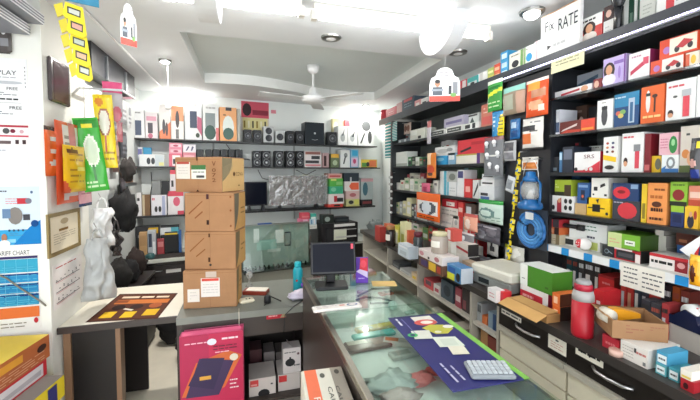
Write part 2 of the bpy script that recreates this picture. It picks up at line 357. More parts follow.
def paper_on(F, quad, col, ds, label, cat, name='paper_notice', dy=-.002, th=.0012, m='paper', yaw=0, group=None):
    """flat sheet from pixel corners x0,x1,ytop,ybottom (at the middle column) on a vertical plane"""
    x0, x1, yt, yb = quad; xm = (x0+x1)/2; _, z1 = F.hit(xm, yt, dy); _, z0 = F.hit(xm, yb, dy); u0 = F.col(x0, z0, dy); u1 = F.col(x1, z0, dy)
    W, H = u1-u0, z1-z0; b = MB(); b.box(-W/2, W/2, 0, th, 0, H, col); decals(b, ds, W, H, step=.0003)
    o = b.build(name, m, None, F.pt((u0+u1)/2, dy, z0), F.a+yaw); return tag(o, label, cat, group)
paper_on(FC, (548, 566, 338, 352), '#e9e4d4', [('e',.5,.8,.1,.07,'#555'),('l',.15,.2,.85,.62,3,'#c58a7a')], 'square paper notice stuck on the black drawer below the red bottle', 'notice', dy=-.003)
paper_on(FC, (575.5, 603, 349, 361), '#efe9d8', [('l',.1,.3,.9,.7,1,'#2a2a2a'),('r',.2,.35,.26,.75,'#222'),('r',.5,.3,.56,.75,'#222')], 'long handwritten paper label on a black drawer of the counter', 'label', dy=-.003)
paper_on(FC, (501.5, 521, 313, 318), '#e4e0d2', [('l',.05,.25,.95,.75,1,'#555')], 'thin paper label strip on the black drawer under the open carton', 'label', dy=-.003)
# cubbies
for y in (1.562, 1.80, 2.48, 3.10, 3.83): part('divider', dc, 1.262, 1.94, y, y+.018, 0, CT-.036, '#b9b3a6')
for y0, y1 in ((1.58, 1.80), (1.818, 2.48), (2.498, 3.10), (3.118, 3.83)):
    for z in (.08, .42, .73): part('cubby_shelf', dc, 1.27, 1.93, y0+.0005, y1-.0005, z-.018, z, '#cdc8bb')
part('back', dc, 1.93, 1.946, 1.563, 3.84, 0, CT-.037, '#3a3836')
# ================================================================== PRODUCTS, NEAR BAY
def put(F, base, suffix, rows, dy=.02, depth=.12):
    """rows: (x0,x1,ytop,colour,decals,description[,opts]); opts: on=index of row below, d=depth, dy, cat, side, top, g=group, name"""
    recs = []
    for r in rows:
        x0, x1, yt, c, ds, desc = r[:6]; o = r[6] if len(r) > 6 else {}
        bs = recs[o['on']] if 'on' in o else o.get('z', base)
        recs.append(item(F, x0, x1, yt, bs, o.get('d', depth), c, ds, (desc+' '+o.get('sfx', suffix)).strip(), o.get('cat', 'box'), o.get('g'), o.get('dy', dy), o.get('side'), o.get('top'), o.get('name', 'product_box'), o.get('m', 'card'), o.get('yaw', 0)))
    return recs
BKP = dict(dy=.17, d=.12)      # stands behind the front row
put(FR, S1, 'on LED-lit top shelf', [
    (656,690,-14,WH,[('r',.3,0,.55,1,'#d9404a'),('l',.6,.3,.95,.7,3,'#bbb')],'white box with a broad red stripe',dict(d=.2)),
    (637,655,-8,'#eceee8',[('r',0,0,.12,1,'#3a5a48'),('l',.3,.2,.8,.6,4,'#c8ccc4')],'tall white box with a green edge',dict(d=.2,dy=.06)),
    (623,636.5,-3,'#e8eae6',[('r',.38,0,.8,1,'#1f4a38'),('r',.5,.1,.7,.5,'#6a8a78')],'tall white box with a dark green panel',dict(d=.2,dy=.06)),
    (603,613.5,6,'#e9e7e4',[('r',0,.5,1,1,'#3a2224'),('e',.5,.72,.28,.13,'#d9b0a0'),('l',.2,.1,.8,.3,2,'#bbb')],'white box with a dark portrait panel',dict(d=.18)),
    (577,602,17,WH,[('r',.0,0,1,.55,'#d2403a'),*lady(.5,.05,.75,'#f0e4dc'),('l',.1,.8,.75,.92,1,'#222')],'white and red box with a printed woman',dict(d=.2,side='#b8242c')),
    (534,541,41,'#f0e8e8',[('r',.2,0,.5,1,'#e0b8bc')],'narrow white and pink box'),
    (524,534,46,'#eceee6',[('e',.5,.4,.32,.22,'#2f9ad2'),('r',0,0,.14,1,'#7ea860'),('l',.2,.78,.9,.92,1,'#9a9a8a')],'white box with a blue round appliance print'),
    (509,523,52,'#ebe8d8',[('e',.45,.35,.26,.2,'#2b2a2c'),('r',.82,0,1,1,'#6f9a55'),('l',.15,.75,.75,.9,1,'#8a8a7a')],'cream box with a black pot print and green edge'),
],depth=.16)
rr = [(501,507.5,69.5)]
put(FR, S1, '', [(500.5,508,69.5,'#4aa6d8',[('r',.15,.2,.85,.75,'#d9ecf6')],'lowest of three small blue boxes stacked on the top shelf'),
    (500.5,508,60.5,'#4aa6d8',[('r',.15,.2,.85,.75,'#cfe6f2')],'middle one of three small blue boxes stacked on the top shelf',dict(on=0)),
    (500.5,508,51.5,'#3f9ed2',[('r',.15,.2,.85,.75,'#d9ecf6')],'topmost of three small blue boxes stacked on the top shelf',dict(on=1))])
G='small colourful boxes on the top shelf'
put(FR, S1, 'beside the blue stack on the top shelf', [
    (494,500,72,'#e2764e',[('r',.1,.2,.9,.6,'#f0c0a0')],'lower small orange box',dict(g=G)),(494,500,64,'#dc5c48',[('r',.1,.2,.9,.6,'#f0c0a0')],'upper small red-orange box',dict(on=0,g=G)),
    (487.5,493.7,75.5,'#d6d060',[('r',.1,.3,.9,.6,'#f2eeb0')],'lower small yellow-green box',dict(g=G)),(487.5,493.7,68,'#b8c870',[('r',.1,.3,.9,.6,'#f2eeb0')],'upper small pale green box',dict(on=2,g=G)),
    (478.5,487,72,'#e8e8e4',[('r',.2,.1,.5,.9,'#cfcfca')],'plain pale white carton'),
    (467,478,77,'#4fb6b4',[('r',.1,.05,.9,.5,'#dfe6e4'),('e',.5,.3,.2,.16,'#3a3f42')],'teal box with white lower half'),
    (460,466.6,80,'#d8505a',[('r',.35,.2,.9,.9,'#f0e6e4')],'small red box with white front'),
    (452.5,459.6,84,'#e6e2de',[('r',.1,.1,.5,.5,'#d06a6a')],'small white box marked red'),
    (432,444,93,'#e6dcd8',[('r',.1,.2,.6,.7,'#d88a8a')],'pale box half hidden by the hanging sign'),
    (421,427.5,98,'#e9e6e2',[('r',.2,.1,.8,.45,'#3a3a3e')],'small white box with a dark lower print'),
    (414.5,420.6,100,'#d99a9a',[('r',.2,.1,.8,.6,'#e8e0dc')],'small pink box with white panel'),
    (402,414,98,'#3d4f5c',[('r',.15,.75,.85,.95,'#c85a62'),('l',.2,.3,.8,.6,2,'#8aa0aa')],'dark slate box with a pink top band'),
    (396.5,401.6,103,'#d8a8a4',[],'narrow pale pink box'),
    (386,396,108,'#d0505a',[('l',.2,.3,.8,.6,2,'#e89a9a')],'plain red carton at the far end'),
],depth=.16)
# red drum at the far end of the top shelf
t = thing('round_tin', FR.pt(FR.col(383,S1,.06)+.03, .1, S1), 0, 'red round tin at the far end of the top shelf', 'tin')
b = MB(); b.lathe([(.075,0),(.078,.006),(.078,.11),(.075,.114)], '#cc3c48', 16); b.build('body','card',t)
b = MB(); b.lathe([(.08,.114),(.08,.13),(.074,.134)], '#b83440', 16); b.build('lid','card',t)
# black hair dryer standing on the top shelf
u = FR.col(619,S1,.02); t = thing('hair_dryer', FR.pt(u,-.008,S1), FR.a, 'black hair dryer with a side nozzle on the LED-lit top shelf', 'hair dryer')
b = MB(); b.lathe([(.012,0),(.018,.01),(.016,.07),(.02,.1)],'#1d1e22',12,(0,.02,0)); b.build('handle','gloss',t)
b = MB(); b.ball((0,.02,.165),.032,.03,.072,'#2a2b30',14,10); b.build('head','gloss',t)
b = MB(); b.tube([(.02,.02,.15),(.07,.02,.165),(.12,.02,.19)],.016,'#1c1c20',10); b.ball((.085,.005,.172),.012,.004,.008,'#d0303a'); b.build('nozzle','gloss',t)
# FIX RATE carton lid and the pasted note
t = thing('rate_sign', FR.pt((FR.col(541,S1,-.006)+FR.col(580,S1,-.006))/2,-.01,S1+.001), FR.a, 'white carton panel hand-lettered FIX RATE on the top shelf', 'sign')
W_ = FR.col(580,S1,-.006)-FR.col(541,S1,-.006); H_ = .215
b = MB(); b.box(-W_/2,W_/2,0,.02,0,H_,'#efefec',top='#b98a5c')
decals(b,[('t',.12,.6,.36,.84,'Fix','#232a33'),('t',.48,.5,.95,.78,'RATE','#232a33'),('p',[(.2,.12),(.3,.2),(.19,.24)],'#555'),('l',.36,.14,.75,.24,1,'#c9c9c9')],W_,H_)
b.build('panel','paper',t)
b = MB(); b.box(-W_/2,W_/2,0,.03,H_+.0005,H_+.006,'#b8875a'); b.build('cardboard_edge','kraft',t)
paper_on(FR,(551,584,56,69),'#e8e4bf',[('l',.15,.5,.85,.85,2,'#9a987a')],'pale yellow paper note pasted under the FIX RATE panel','notice',dy=-.041)
put(FR, S2, 'on glass shelf under LEDs', [
    (650,684,58,'#e2502e',[('r',.36,.08,.98,.95,'#f2ece6'),('e',.2,.45,.1,.22,'#b77ac0'),('e',.55,.35,.07,.17,'#3a3238'),('e',.85,.35,.07,.17,'#3a3238'),('p',[(.52,.45),(.72,.75),(.88,.55),(.7,.35)],'#c23a40')],'lower red and white box with a motorcycle picture',dict(d=.2)),
    (659,698,36,'#e04c2c',[('e',.2,.4,.1,.2,'#b77ac0'),('r',.28,.1,.98,.95,'#f2ead8'),('e',.48,.32,.07,.17,'#3a3238'),('e',.82,.38,.07,.17,'#3a3238'),('p',[(.46,.42),(.66,.78),(.9,.6),(.64,.32)],'#c23a40')],'upper red and white box with a motorcycle picture',dict(on=0,d=.2)),
    (685,699,52,'#f1e3d2',[('r',0,.1,.3,.9,'#e06a4a'),('e',.6,.5,.2,.3,'#f2c84a')],'cream box beside the motorcycle boxes',dict(d=.18)),
    (628,649.5,52,'#f4eef0',[('p',[(.1,.2),(.8,.5),(.75,.65),(.1,.35)],'#c83a58'),('r',.7,.5,.95,.75,'#d8506a'),('l',.15,.8,.6,.9,1,'#c89ab0')],'white box with a red slanting print',dict(side='#8a2a5a')),
    (602.5,625.5,57,'#cdb9ec',[*lady(.28,.1,.75,'#efe6f4','#32202c'),('r',.5,.72,.92,.84,'#8f6cc0'),('e',.75,.42,.06,.22,'#a988d6'),('r',.94,0,1,1,'#7a3c9a')],'lilac box with a printed woman'),
    (567,601.5,74,'#b8c0cc',[('p',[(.2,.35),(.9,.72),(.9,.85),(.2,.6)],'#5a7690'),('e',.4,.5,.12,.12,'#33506c'),('e',.72,.66,.12,.1,'#3a5a78')],'wide grey-blue box',BKP),
    (554,592,88,'#f0ecee',[('p',[(.2,.2),(.7,.45),(.7,.75),(.2,.5)],'#b8303c'),('e',.82,.55,.09,.4,SK),('r',.74,.0,.9,.2,'#222')],'long white and red box with a small portrait'),
    (593,601.5,79,'#8c2a34',[('e',.4,.5,.3,.35,'#e0b8a4')],'small dark red box with a portrait'),
])
put(FR, S3, 'on second shelf under LEDs', [
    (695.5,712,74,WH,[],'plain white box'),
    (665,695,80,'#efefee',[('t',.1,.84,.6,.9,'NOVA','#d2404a') if 0 else ('l',.08,.82,.62,.9,1,'#d2505a'),('e',.18,.2,.1,.09,'#3a2c2a'),('e',.18,.15,.09,.06,SK),('r',.6,.08,.82,.6,'#dc4a58'),('r',.56,.58,.86,.74,'#b8bcc0'),('e',.34,.6,.08,.03,'#555')],'white box with a red trimmer and a man',dict(d=.1)),
    (640,663.5,86,'#ea6a2e',[('e',.32,.6,.1,.3,'#ece6e2'),('r',.22,.74,.42,.82,'#333'),('r',.58,.3,.66,.7,'#4a2c22'),('e',.62,.72,.12,.05,'#4a2c22'),('l',.12,.14,.9,.24,1,'#f6d08a')],'orange box with two trimmers',dict(d=.1)),
    (613.5,638.5,93,'#1d4a7e',[('r',0,.6,1,1,'#2b86b4'),('r',.6,.1,.84,.82,'#b4c8da'),('r',.66,.14,.78,.7,'#3a6a96'),('e',.2,.42,.12,.07,'#d86a5a'),('e',.38,.45,.12,.07,'#86b86a'),('e',.3,.34,.12,.07,'#d8c06a'),('l',.06,.85,.5,.92,1,'#bfe0ee')],'blue box with a silver trimmer',dict(d=.1)),
    (596.5,612.5,100,'#f0f0ee',[('e',.48,.46,.2,.34,'#4a4c50'),('r',.3,.66,.66,.78,'#2c2d31'),('l',.3,.88,.7,.93,1,'#999')],'white box with a black trimmer',dict(d=.1)),
    (559.5,595.5,120,'#6a2622',[('r',.62,.05,.98,.95,'#e24a34'),('r',.64,.14,.95,.3,'#f09a3a'),('p',[(.05,.2),(.5,.55),(.52,.75),(.1,.35)],'#d8c8c4'),('p',[(.0,.0),(.6,.0),(.6,.25),(.2,.3)],'#c83a26')],'long dark red and orange box',dict(d=.12)),
    (565.5,586.5,107,'#5a4238',[('e',.2,.4,.1,.14,'#d8b8ac'),('e',.75,.5,.1,.14,'#d8b8ac'),('l',.1,.75,.9,.88,1,'#8a7468')],'brown box with two portraits behind the red box',BKP),
    (588,595.5,107,'#1f2226',[],'slim black box behind the red box',BKP),
    (555.5,559.3,110,'#dfe2ea',[('r',0,.1,1,.5,'#4a5a78')],'slim white and blue box'),
    (550.5,555,111,'#262e3c',[('r',.3,.2,.8,.8,'#6a7890')],'slim navy box'),
])
put(FR, S4, 'on third shelf under LEDs', [
    (679,699,126,'#d9cfc4',[('l',.3,.78,.9,.86,1,'#4a4a46'),('e',.3,.4,.2,.1,'#d88a4a'),('r',0,0,1,.15,'#5a6a3a'),('e',.6,.3,.22,.16,'#e8b088')],'large beige box with a leafy print',dict(d=.16)),
    (650,660.5,156,'#e8c030',[('e',.75,.5,.3,.35,'#6a6a5a')],'yellow lens box',dict(dy=.03)),
    (661,678.5,155,'#eef0f0',[('r',0,0,1,.22,'#3a78b8'),('e',.55,.55,.26,.34,'#8a8e92'),('e',.55,.55,.14,.2,'#e8f0f4'),('p',[(0,.2),(.3,.4),(.25,.2)],'#3a78b8')],'white and blue box with a round lens picture'),
    (658.5,678,133,'#eab8c4',[('e',.75,.45,.22,.4,'#2f8a44'),('e',.75,.55,.1,.16,'#9ad49a'),('l',.08,.3,.5,.75,4,'#c86a86')],'pink box with a green appliance on the lens box',dict(on=2)),
    (643.5,650,134,'#7c1c28',[('r',.1,.05,.9,.2,'#c86a6a')],'tall dark red box'),
    (621,643,133,'#f1f0f0',[('r',.62,.1,.82,.55,'#d84a5a'),('r',.56,.53,.86,.7,'#8a8c90'),('e',.2,.28,.1,.1,'#3a2a28'),('e',.2,.22,.09,.07,SK),('l',.08,.86,.6,.93,1,'#d2505a')],'white box with a pink-red trimmer'),
    (602.5,617,137,'#efefec',[*[('e',.3+.4*i,.82-.12*k,.1,.035,['#b84a3a','#4a5a78','#d88a5a','#6a3a6a','#3a3a3e','#8a4a3a'][2*k+i]) for i in (0,1) for k in (0,1,2)],('p',[(.05,.36),(.95,.28),(.95,.42),(.05,.5)],'#f2c81e'),('e',.5,.14,.34,.06,'#333')],'white box with six dots and a yellow band',dict(d=.1)),
    (574,600,152,'#f2f0f0',[('t',.38,.68,.78,.86,'SRS','#6a1c28'),('r',.0,0,1,.1,'#d03a48'),('p',[(.35,.1),(1,.1),(1,.55),(.7,.3)],'#d83a4a'),('e',.08,.15,.07,.1,'#222'),('e',.5,.16,.07,.09,'#e8e0e0'),('e',.68,.16,.07,.09,'#e8e0e0')],'white and red box printed SRS',dict(side='#a81c2a')),
    (588,601,146,'#e6e6e2',[('l',.1,.9,.8,.97,1,'#888')],'white box showing above the SRS box',BKP),
    (562,573,147,'#2c3340',[('r',.12,.5,.88,.9,'#6a7284')],'dark slate box with a grey panel'),
    (560,580,143,'#1e1c20',[('r',.1,.9,.9,.97,'#b8303a')],'black box with a red line at its top',BKP),
    (550,558.5,157,'#24262c',[('r',.2,.1,.8,.3,'#6a7a86')],'small black phone box'),
    (559,561.8,152,'#4a7aa6',[('r',.0,.6,1,.95,'#b8d4e6')],'slim light blue carton'),
])
put(FR, S5, 'on fourth shelf under LEDs', [
    (684,698,206,'#e8b830',[('e',.45,.3,.26,.3,'#2a2a38'),('e',.45,.62,.12,.13,SK),('e',.8,.6,.12,.2,'#a8342c')],'yellow box with a man in a dark suit'),
    (670,683.5,206,'#2a3a6e',[('r',0,.7,1,1,'#9ac03a'),('r',.15,.2,.85,.6,'#1c2750')],'navy and lime box'),
    (669.5,687,182,'#8fbe3c',[('e',.5,.45,.36,.24,'#8c2c2c'),('r',0,0,1,.18,'#20261e'),('l',.15,.82,.85,.92,1,'#5a7a2a')],'lime box with red oval stacked on a navy box',dict(on=1)),
    (688,703,186,'#e08a70',[('r',0,0,1,.3,'#b84a32'),('r',.1,.4,.9,.7,'#f0cab8')],'salmon box stacked on a yellow box',dict(on=0)),
    (646.5,666,183,'#ef9a56',[('l',.35,.8,.9,.88,1,'#8a4a22'),('l',.15,.6,.85,.72,1,'#b8642a'),('e',.5,.48,.26,.07,'#5a3020'),('t',.18,.28,.82,.42,'FJR','#4a281c') if 0 else ('l',.2,.28,.82,.42,1,'#4a281c'),('l',.15,.08,.85,.18,1,'#5a3020')],'plain orange box with brown print'),
    (640.5,646,184,'#e6c434',[('r',.2,.1,.8,.5,'#8a7a2a')],'slim yellow box'),
    (612,639.5,201,'#3c4048',[('e',.55,.5,.36,.42,'#d23a44'),('l',.05,.85,.4,.95,1,'#aab')],'dark grey box with a red oval toy picture'),
    (612,638.5,183.5,'#24406e',[('e',.36,.45,.34,.36,'#d83440'),('e',.36,.5,.16,.1,'#8a2028'),('r',.72,.7,.98,.95,'#8aa8c8')],'blue box with a red oval toy picture',dict(on=6)),
    (586.5,609.5,198,'#f0c41c',[('r',.25,.25,.6,.65,'#1b1b1d'),('r',.05,.42,.8,.48,'#1b1b1d'),('p',[(.4,.9),(.5,.7),(.55,.95)],'#333'),('e',.9,.2,.06,.08,'#333'),('r',0,0,1,.06,'#c89a10')],'yellow box with a black adapter picture'),
    (591,608,178,'#ecebe4',[('r',.15,.35,.38,.55,'#2a2a2c'),('p',[(.55,.5),(.85,.62),(.8,.75),(.55,.65)],'#333'),('r',.1,.12,.2,.2,'#333'),('r',.8,.1,.95,.2,'#333')],'white box with black icons on the yellow adapter box',dict(on=8,side='#d8d6ce')),
    (574.5,586,203.5,'#c8a878',[],'small plain tan carton'),
    (577,589,183,'#2f5a92',[('r',.3,.15,.65,.65,'#1c2c48'),('e',.47,.35,.1,.08,'#d86a4a'),('r',.1,.78,.9,.9,'#86a8d0')],'blue box with a dark gadget picture on the tan carton',dict(on=10)),
    (550.5,574,196,'#efeeec',[('e',.12,.25,.07,.16,'#222'),*[('e',.66+.2*i,.3+.4*k,.07,.15,'#222') for i in (0,1) for k in (0,1)],('p',[(.3,0),(.5,0),(.48,.9),(.3,.7)],'#a83440'),('e',.4,.7,.07,.14,SK)],'white box with black dots'),
    (554.5,571,180,'#a8bc3a',[('r',.6,0,1,.7,'#4a3a2a'),('r',.0,0,.6,.25,'#2e3020'),('l',.05,.5,.55,.75,2,'#e6ecb0')],'lime and brown box on the dotted white box',dict(on=12)),
    (543.5,553,179,'#e6c61e',[('r',.1,.2,.9,.4,'#f4e484')],'tall yellow box',dict(dy=.15)),
    (567,580,175.5,'#24507e',[('p',[(.1,.5),(.5,.9),(.4,.5)],'#9ac4e0')],'blue box standing behind the dotted white box',dict(dy=.15)),
])
put(FR, S6, 'on price-label shelf', [
    (649,688,256,'#efe8e4',[('r',0,.78,1,1,'#c82a34'),('l',.05,.3,.62,.62,1,'#222'),('r',.68,.05,1,.8,'#8a1c26'),('e',.84,.5,.1,.2,'#e0a0a0')],'long white box with a red lid and black lettering',dict(d=.1)),
    (614,640.5,249,'#b0222c',[('r',.08,.1,.8,.8,'#26262a'),('r',.16,.3,.72,.6,'#4a4a50'),('r',.0,.82,.7,.95,'#efe0de'),('r',.82,0,1,.7,'#e8dcd8')],'red and black box with a black gadget picture',dict(d=.1,side='#222')),
    (602,613.5,246,'#22262c',[('e',.4,.5,.2,.22,'#8a9aa6'),('e',.4,.5,.15,.16,'#22262c'),('p',[(.55,.5),(.95,.3),(.95,.36),(.6,.58)],'#8a9aa6')],'black box with a pale headphone outline',dict(d=.1)),
    (607.5,640,234,'#7db83a',[('r',0,.0,.45,1,'#cfdc9a'),('l',.05,.3,.4,.6,2,'#e2a08a'),('r',.55,.3,.86,.62,'#e9efe0'),('l',.6,.4,.82,.52,1,'#333')],'long green and cream box across the top of two black boxes',dict(on=2,d=.16,side='#3c5a20')),
    (560.5,600,239,'#e2e2de',[('r',.05,.15,.35,.75,'#2b2c2e'),('r',.7,.1,.95,.9,'#b8c26a')],'white box with a dark screen behind the smiley ball',dict(dy=.06,d=.08)),
    (569,607,223,'#e9ecea',[('l',.35,.55,.75,.85,2,'#4a7a68'),('l',.5,.1,.72,.3,1,'#445')],'long white box with green lettering',dict(on=4,dy=.06,d=.12)),
    (545,559.5,234,'#cfc3a8',[('l',.1,.3,.9,.6,2,'#a08a6a'),('r',.75,0,1,1,'#8a7a5a')],'beige carton at the end of the price-label shelf',dict(sfx='')),
    (546,559,227,'#d8703c',[('r',.65,0,1,1,'#3a2a26'),('r',.1,.2,.6,.8,'#e8a07a')],'small orange box on the beige carton',dict(on=6,sfx='')),
    (545.5,559,219,'#b8303a',[('r',.55,0,1,1,'#4a4348'),('r',.1,.2,.4,.8,'#d86a6a')],'small red and grey box on the small orange box',dict(on=7,sfx='')),
    (653.5,666,247,'#e6e2d8',[],'lowest of three plain white cartons stacked beside the green box',dict(dy=.13,d=.14,side='#a8a49c',sfx='')),
    (653.5,666,235.5,'#e6e2d8',[],'middle one of three plain white cartons stacked beside the green box',dict(on=9,dy=.13,d=.14,side='#a8a49c',sfx='')),
    (655,664,224,'#e9e5dc',[],'topmost of three plain white cartons stacked beside the green box',dict(on=10,dy=.13,d=.14,side='#a8a49c',sfx='')),
    (676,693,246,'#2f5f9e',[('r',.1,.2,.8,.5,'#7aa6d4')],'blue box behind the long white box',dict(dy=.14)),
    (675.5,692,231,'#5a2a20',[('r',.2,.2,.7,.4,'#a86a4a')],'brown box stacked on a blue box',dict(on=12,dy=.14)),
])
t = thing('flashlight', FR.pt(FR.col(573,1.30,.03),.03,1.302), FR.a, 'black flashlight lying on the small boxes by the price-label shelf', 'flashlight')
z_ = FR.hit(573,229.5,.05)[1]
t.location = FR.pt(FR.col(573,z_,.05),.05,z_)
b = MB(); b.tube([(-.055,0,.016),(-.02,0,.016),(.03,0,.016)],.011,'#1c1d20',10); b.build('barrel','rubber',t)
b = MB(); b.tube([(.028,0,.016),(.05,0,.016),(.062,0,.016)],.016,'#232428',10); b.build('head','rubber',t)
# smiley ball
u = FR.col(582.5,S6,.02); t = thing('smiley_ball', FR.pt(u,.0,S6+.001), FR.a, 'white ball with a red smiling face on the price-label shelf', 'ball')
b = MB(); b.ball((0,.032,.033),.032,.03,.032,'#ece8e4',16,10); b.build('body','gloss',t)
b = MB(); b.ball((-.012,.012,.034),.021,.014,.023,'#d84a50',14,8); b.build('face','gloss',t)
for q in (-.018,-.004): b = MB(); b.ball((q,-.0015,.04),.0025,.0015,.003,'#fff',6,4); b.build('eye','gloss',t)
b = MB(); b.tube([(-.021,-.0005,.029),(-.012,-.003,.024),(-.003,-.0005,.029)],.0013,'#fff',5); b.build('mouth','gloss',t)
paper_on(FR,(620,664,266.5,291.5),'#ece8dc',[('l',.08,.2,.42,.85,4,'#6a6a6a'),('l',.52,.15,.95,.8,4,'#6a6a6a')],'white printed notice hanging under the blue price labels','notice',dy=-.02)
# ================================================================== HANGING PACKS
def inside(pts, x, y):
    c = False; n = len(pts)
    for i in range(n):
        x1, y1 = pts[i]; x2, y2 = pts[i-1]
        if (y1 > y) != (y2 > y) and x < (x2-x1)*(y-y1)/(y2-y1)+x1: c = not c
    return c
def pillow(W, H, t, col, ds, nx=10, ny=14, top0=True, wob=0, seed=0, taper=0, back=.2):
    polys = [p for d in ds for p in decal_polys(d)]
    def cf(u, v):
        c = col
        for pts, k in polys:
            if inside(pts, u, v): c = k
        return c
    b = MB(); vs = []; fs = []; cs = []; rr = random.Random(seed)
    def pos(i, j, s):
        u, v = i/nx, j/ny; e = (max(0, 4*u*(1-u))**.5)*(max(0, 4*v*(1-v))**.4)
        wv = wob*noise.noise(Vector((u*4+seed, v*5, seed*1.7))); wx = wob*.6*noise.noise(Vector((u*3, v*4+seed, 5.1)))
        k = 1-taper*(1-v)
        return ((u-.5)*W*k+wx, -s*t*e+wv*(.3+e), v*H)
    for s in (1, -back):
        o = len(vs)
        for j in range(ny+1):
            for i in range(nx+1): vs.append(pos(i, j, s))
        for j in range(ny):
            for i in range(nx):
                a = o+j*(nx+1)+i; q = (a, a+1, a+nx+2, a+nx+1); fs.append(q if s > 0 else q[::-1]); cs.append(cf((i+.5)/nx, (j+.5)/ny))
    b.add(vs, fs, lambda k: cs[k], True); return b
def quadspan(F, x0, x1, yt, yb, dy):
    xm = (x0+x1)/2; _, z1 = F.hit(xm, yt, dy); _, z0 = F.hit(xm, yb, dy); u0 = F.col(x0, z0, dy); u1 = F.col(x1, z0, dy)
    return (u0+u1)/2, u1-u0, z0, z1-z0
def packet(F, x0, x1, yt, yb, dy, th, col, ds, label, cat='packet', group=None, header=None, peg=True, tilt=0, yaw=0, m='gloss', name='hanging_packet', nx=16, ny=24, wob=.004, seed=0, inner=None, pname='pouch', wall=0):
    u, W, z0, H = quadspan(F, x0, x1, yt, yb, dy)
    t = thing(name, F.pt(u, dy, z0), F.a+yaw, label, cat, group)
    R = (0, tilt, 0); hh = H*.16 if header else 0
    o = pillow(W, H-hh, th, col, ds, nx, ny, wob=wob, seed=seed).build(pname, m, t, R=R)
    if header:
        b = MB(); b.box(-W/2, W/2, -.0015, .0015, H-hh, H, header); b.lathe([(W*.05, -.0005), (W*.05, .0005)], '#222', 8, (0, -.0025, H-hh*.4)); b.build('header_card', 'card', t, R=R)
    if peg:
        b = MB(); b.tube([(0, -.006, H-.008), (0, wall-dy-.001, H-.004)], .002, '#b8b8b8', 5); b.build('peg', 'metal', t)
    if inner: inner(t, W, H)
    return t
HG = 'packs hanging on the dark upright'
packet(FR,487.5,502,80,111,-.03,.012,'#3f9a46',[('r',0,.86,1,1,'#dfe8d8'),('r',.1,.7,.9,.8,'#2a7a34'),('p',[(.0,.45),(1,.6),(1,.72),(0,.57)],'#c8d83a'),('l',.1,.12,.9,.4,3,'#b8e0a8')],'green printed packet hanging under the top shelf edge',group=HG,seed=1)
packet(FR,503,525,86,114,-.035,.018,'#9a8a76',[('r',0,.78,1,1,'#8fc8bc'),('r',.12,.15,.55,.7,'#a8ac9a'),('r',.66,0,1,.75,'#c09a86')],'clear pouch with a grey block and teal card',group=HG,seed=2)
packet(FR,526,548,79,116,-.045,.014,'#e25a2e',[('r',.1,.72,.7,.92,'#f0a848'),('r',.3,.5,.95,.7,'#c88a6a'),('e',.5,.3,.35,.14,'#f0b088'),('e',.75,.2,.15,.1,'#f4e0d0'),('r',0,.9,1,1,'#ead0c8')],'orange and red printed packet hanging under the pasted note',group=HG,seed=3)
packet(FR,522.5,543,118,149,-.03,.024,'#e6e2dc',[('r',.08,.6,.72,.74,'#3a3a3e'),('r',.1,.18,.62,.48,'#e8804a'),('r',0,0,1,.06,'#555'),('l',.5,.8,.95,.9,1,'#888'),('l',.5,.54,.8,.58,1,'#666')],'white blister pack with an orange square',group=HG,seed=4,nx=12)
packet(FR,492,504,111,136,-.02,.01,'#3a92cc',[('p',[(.5,.0),(1,0),(1,.85),(.75,.85)],'#e6d22a'),*[('r',.6,.1+.15*k,.95,.14+.15*k,'#4a5a3a') for k in range(5)],('l',.1,.2,.4,.8,4,'#bfe0f0')],'blue and yellow battery strip pack',group=HG,seed=5)
packet(FR,510,520,119,139,-.012,.008,'#2a6aa8',[('r',.2,.55,.7,.85,'#a8c8e0'),('r',.2,.1,.8,.4,'#1c4a80')],'small blue hanging pack with a pale window',group=HG,seed=6)
packet(FR,503.5,516,141,161,-.02,.012,'#b4b4b6',[('r',.15,.5,.85,.9,'#5a5a60'),('r',.15,.1,.85,.4,'#8a8a90')],'grey remote in a clear hanging sleeve',group=HG,seed=7)
def bulbs(pos, r=.02):
    def f(t, W, H):
        for x, z in pos:
            b = MB(); b.ball((W*x, -.016, H*z), r, r*.8, r, '#f2f2f2', 12, 8); b.lathe([(r*.5, -r*1.9), (r*.6, -r*.8)], '#c8c8cc', 10, (W*x, -.012, H*z)); b.build('bulb', 'gloss', t)
    return f
packet(FR,484,503,137,176,-.03,.006,'#7c7f84',[('r',0,.9,1,1,'#8a5a60'),('r',.1,.5,.9,.55,'#e0e0e0')],'blister pack of white LED bulbs on the dark upright',group=HG,seed=8,inner=bulbs([(-.28,.84),(.12,.86),(-.25,.55),(.3,.58),(-.1,.3),(.3,.22)],.016))
packet(FR,505,513,176,192,-.01,.012,'#d4d8dc',[('r',.2,.2,.8,.8,'#9aa0a6')],'small white adapter pack tilted against the dark upright',group=HG,seed=9,tilt=.25)
packet(FR,478.5,503,200,223,-.05,.022,'#c8ddd2',[('r',0,.84,1,1,'#2f9a44'),('e',.42,.42,.34,.24,'#6f8f8a'),('e',.42,.42,.24,.14,'#cfe4da'),('l',.6,.1,.95,.3,2,'#8aa89a')],'clear bag of coiled cable with a green top',group=HG,seed=10,m='gloss')
packet(FR,464,477.5,214,231,-.115,.015,'#e6a890',[('e',.4,.4,.2,.3,'#f0dcd0'),('r',0,.85,1,1,'#c8605a')],'peach bag with a round bulb inside',group=HG,seed=11)
packet(FR,475,500,225,242,-.075,.012,'#5a5860',[('e',.3,.4,.18,.3,'#8a8a92'),('e',.7,.6,.2,.25,'#77747c'),('l',.1,.8,.9,.95,1,'#a8a4ac')],'dark grey crinkled pouch below the green cable bag',group=HG,seed=12,wob=.01)
